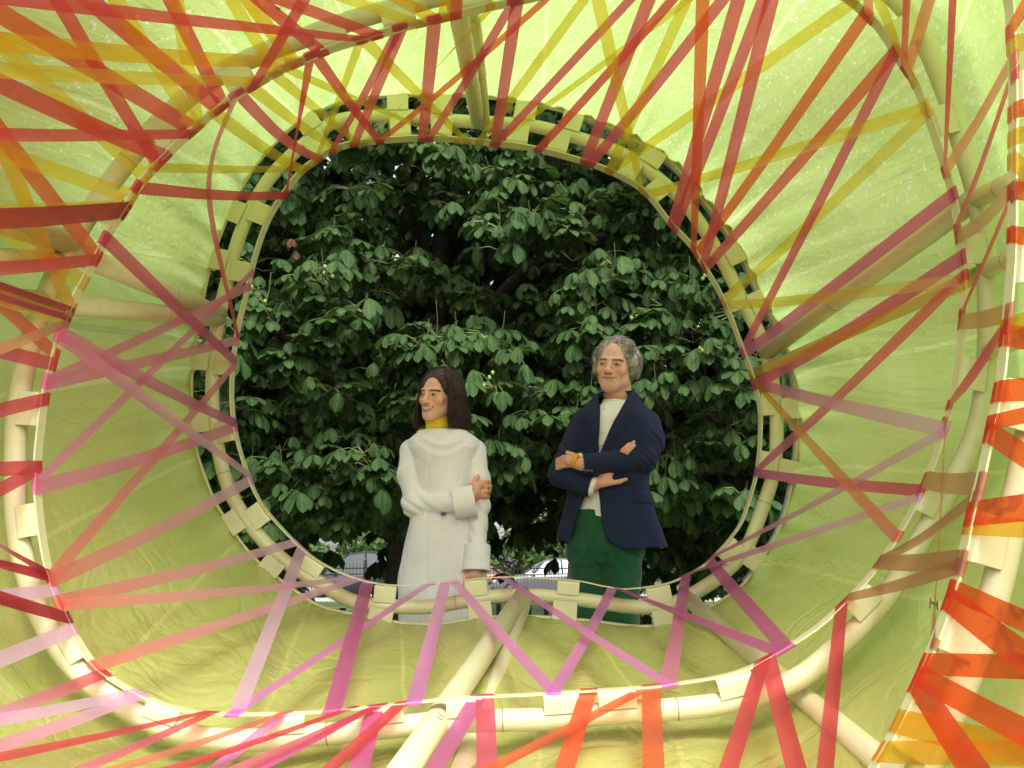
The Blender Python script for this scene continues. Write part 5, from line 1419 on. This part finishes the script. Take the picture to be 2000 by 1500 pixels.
def dress(p):
    x, y, z = p[:, 0], p[:, 1], p[:, 2]; xc = x - xp(866)
    zs = [zp(v) for v in (1310, 1215, 1140, 1060, 1010, 960, 900, 878, 862, 850, 841)]
    d = loft(p, zs, [xp(c) for c in (870, 869, 868, 868, 867, 868, 868, 867, 866, 865, 865)], np.array((86, 86, 86, 76, 66, 58, 60, 70, 72, 58, 42)) * M2PX, (.155, .152, .150, .142, .134, .130, .128, .118, .100, .082, .070), [YP] * 11, 2.3)
    d = np.maximum(d, -np.maximum(cone(p, W(860, 870, .01), W(860, 835, .01), .058, .066), -.0))          # neck hole
    front = sst(YP - .01, YP - .08, y)
    # cowl folds under the neckline, long vertical folds lower down
    s = (zp(848) - z) - 0.0 + 4.5 * xc * xc
    d = d - .0065 * front * np.sin(s * 2 * math.pi / .052 + .6) * np.exp(-((s - .065) / .045) ** 2) * np.exp(-(xc / .10) ** 2)
    d = d + .0060 * rdg(xc * 20 + 1.6 * np.sin(z * 3.5) + .5) * sst(zp(1000), zp(1080), z) * (.6 + .4 * np.sin(z * 7))
    d = d + .0045 * wob(p, 15, .7) * sst(zp(880), zp(930), z)
    # centre panel seams
    for sx in (-.060, .072): d = d + .0035 * np.exp(-((xc - sx) / .004) ** 2) * front * sst(zp(905), zp(930), z)
    a1 = chain(p, [S1, W(800, 930, -.02), E1, W(885, 984, -.155)], [.056, .050, .056, .038], .025); a2 = chain(p, [S2, W(934, 940, -.03), E2, W(932, 1062, -.112)], [.054, .050, .046, .040], .025)
    dd = np.linalg.norm(p - E1.astype(f32), axis=1)
    a1 = a1 + .0050 * rdg((x * 1.0 + z * .8) * 50 + 1.3 * np.sin(z * 30)) * np.exp(-(dd / .11) ** 2) + .003 * wob(p, 30, 1.4)
    a2 = a2 + .0042 * rdg(z * 42 + x * 30 + np.sin(x * 40)) * np.exp(-((z - E2[2]) / .13) ** 2) + .003 * wob(p, 28, 2.2)
    return smin(smin(d, a1, .004), a2, .003)
dr_o = sdf_mesh('dress', dress, (xp(762), YP - .24, zp(1308)), (xp(972), YP + .18, zp(834)), .0045, M_DRESS, wom)
def cuff1(p):
    a, b = W(886, 985, -.160), W(928, 977, -.160); d = cone(p, a, b, .064, .067); ax_ = ((b - a) / np.linalg.norm(b - a)).astype(f32); t = (p - a.astype(f32)) @ ax_
    L = np.linalg.norm(b - a); d = np.maximum(d, np.maximum(-t, t - L)); inn = cone(p, a, b, .056, .060); return np.maximum(d, -inn) + .0012 * wob(p, 30, .1)
sdf_mesh('cuff', cuff1, (xp(868), YP - .26, zp(1030)), (xp(950), YP - .06, zp(935)), .0035, M_CUFFS, wom)
def cuff2(p):
    a, b = W(932, 1064, -.115), W(930, 1116, -.13); d = cone(p, a, b, .057, .061); ax_ = ((b - a) / np.linalg.norm(b - a)).astype(f32); t = (p - a.astype(f32)) @ ax_
    L = np.linalg.norm(b - a); d = np.maximum(d, np.maximum(-t, t - L)); return np.maximum(d, -cone(p, a, b, .050, .054)) + .0012 * wob(p, 30, .4)
sdf_mesh('cuff', cuff2, (xp(890), YP - .22, zp(1135)), (xp(972), YP - .02, zp(1050)), .0035, M_CUFF, wom)
bk = MB(); c = W(866, 1004, -.150); bk.box(c, (.010, .005, .006)); bk.build('button', M_BTN, dr_o)
for x in (838, 898):
    c0, c1 = W(x, 1462, .03), W(x, 1470, -.18); c0[2], c1[2] = .05, .034
    def shoe2(p): return np.maximum(cone(p, c0, c1, .042, .034), -p[:, 2] + .002)
    sdf_mesh('shoe', shoe2, np.minimum(c0, c1) - .07, np.maximum(c0, c1) + .07, .006, M_SHOE, wom)
def wom_hair(p):
    q = wom_local(p); x, y, z = q[:, 0], q[:, 1], q[:, 2]
    d = ell(q, (0, .026, .042), (.086, .100, .088))
    for s in (-1, 1): d = smin(d, chain(q, [(s * .062, .016, .04), (s * .068, .028, -.04), (s * (.070 if s < 0 else .078), .036, -.11)], [.030, .030, .026], .02), .025)
    d = smin(d, chain(q, [(0, .065, .03), (0, .070, -.05), (0, .072, -.11)], [.058, .056, .042], .03), .03)
    d = d + .0030 * np.sin(np.arctan2(x, y) * 46 + 2 * np.sin(z * 30))
    face = ell(q, (.004, -.092, -.026), (.0650, .088, .114)); d = smax(d, -face, .006)
    d = smax(d, -(y + .070 - .30 * (z - .06)), .012)
    return np.maximum(d, -z - .118 - .012 * np.sin(x * 90) - .008 * np.sin(y * 120)) / 1.0
hair_w = sdf_mesh('hair', wom_hair, HW + (-.17, -.15, -.17), HW + (.18, .19, .15), .0035, M_BROWNH, wom)
it = []
for k in range(3200):
    ph = rng.uniform(math.radians(52), math.radians(308))     # 0 = face side
    c, s = math.cos(ph), math.sin(ph); pts = []; e0 = rng.uniform(.5, 1.55); out = rng.uniform(.99, 1.08); end = rng.uniform(.085, .150); fl = rng.uniform(.0, .05) if rng.random() > .15 else rng.uniform(.04, .10)
    for e in np.linspace(e0, 0, 6): pts.append(np.array((-s * .088 * out * math.cos(e), .026 - c * .102 * out * math.cos(e), .042 + .090 * out * math.sin(e))))
    b = pts[-1]
    for u in np.linspace(.15, 1, 7):
        rad = 1 + .06 * math.sin(u * 2.4) + .05 * math.sin(u * 9 + 3 * ph) * u + .16 * u ** 3 + fl * 6 * max(0, u - .6) ** 1.5; pts.append(np.array((b[0] * rad * 1.06, (b[1] - .026) * rad + .026 + .008 * u, .042 - (end + .042) * u)))
    if abs(pts[-1][0]) < .065 and pts[-1][1] < -.01: continue
    pts = [p_ + .0015 * np.sin(np.array((1, 2, 3)) * k) + .007 * np.sin(np.array((k * .7, k * 1.1, 0)) + 7 * i_ / 12) * (i_ / 12) ** 1.5 for i_, p_ in enumerate(pts)]
    it.append([RW @ (p_ / 1.0) + HW for p_ in pts])
V, F = strands(it, .0015); mesh_obj('hair_strands', V, np.array(F), M_BROWNH, wom)
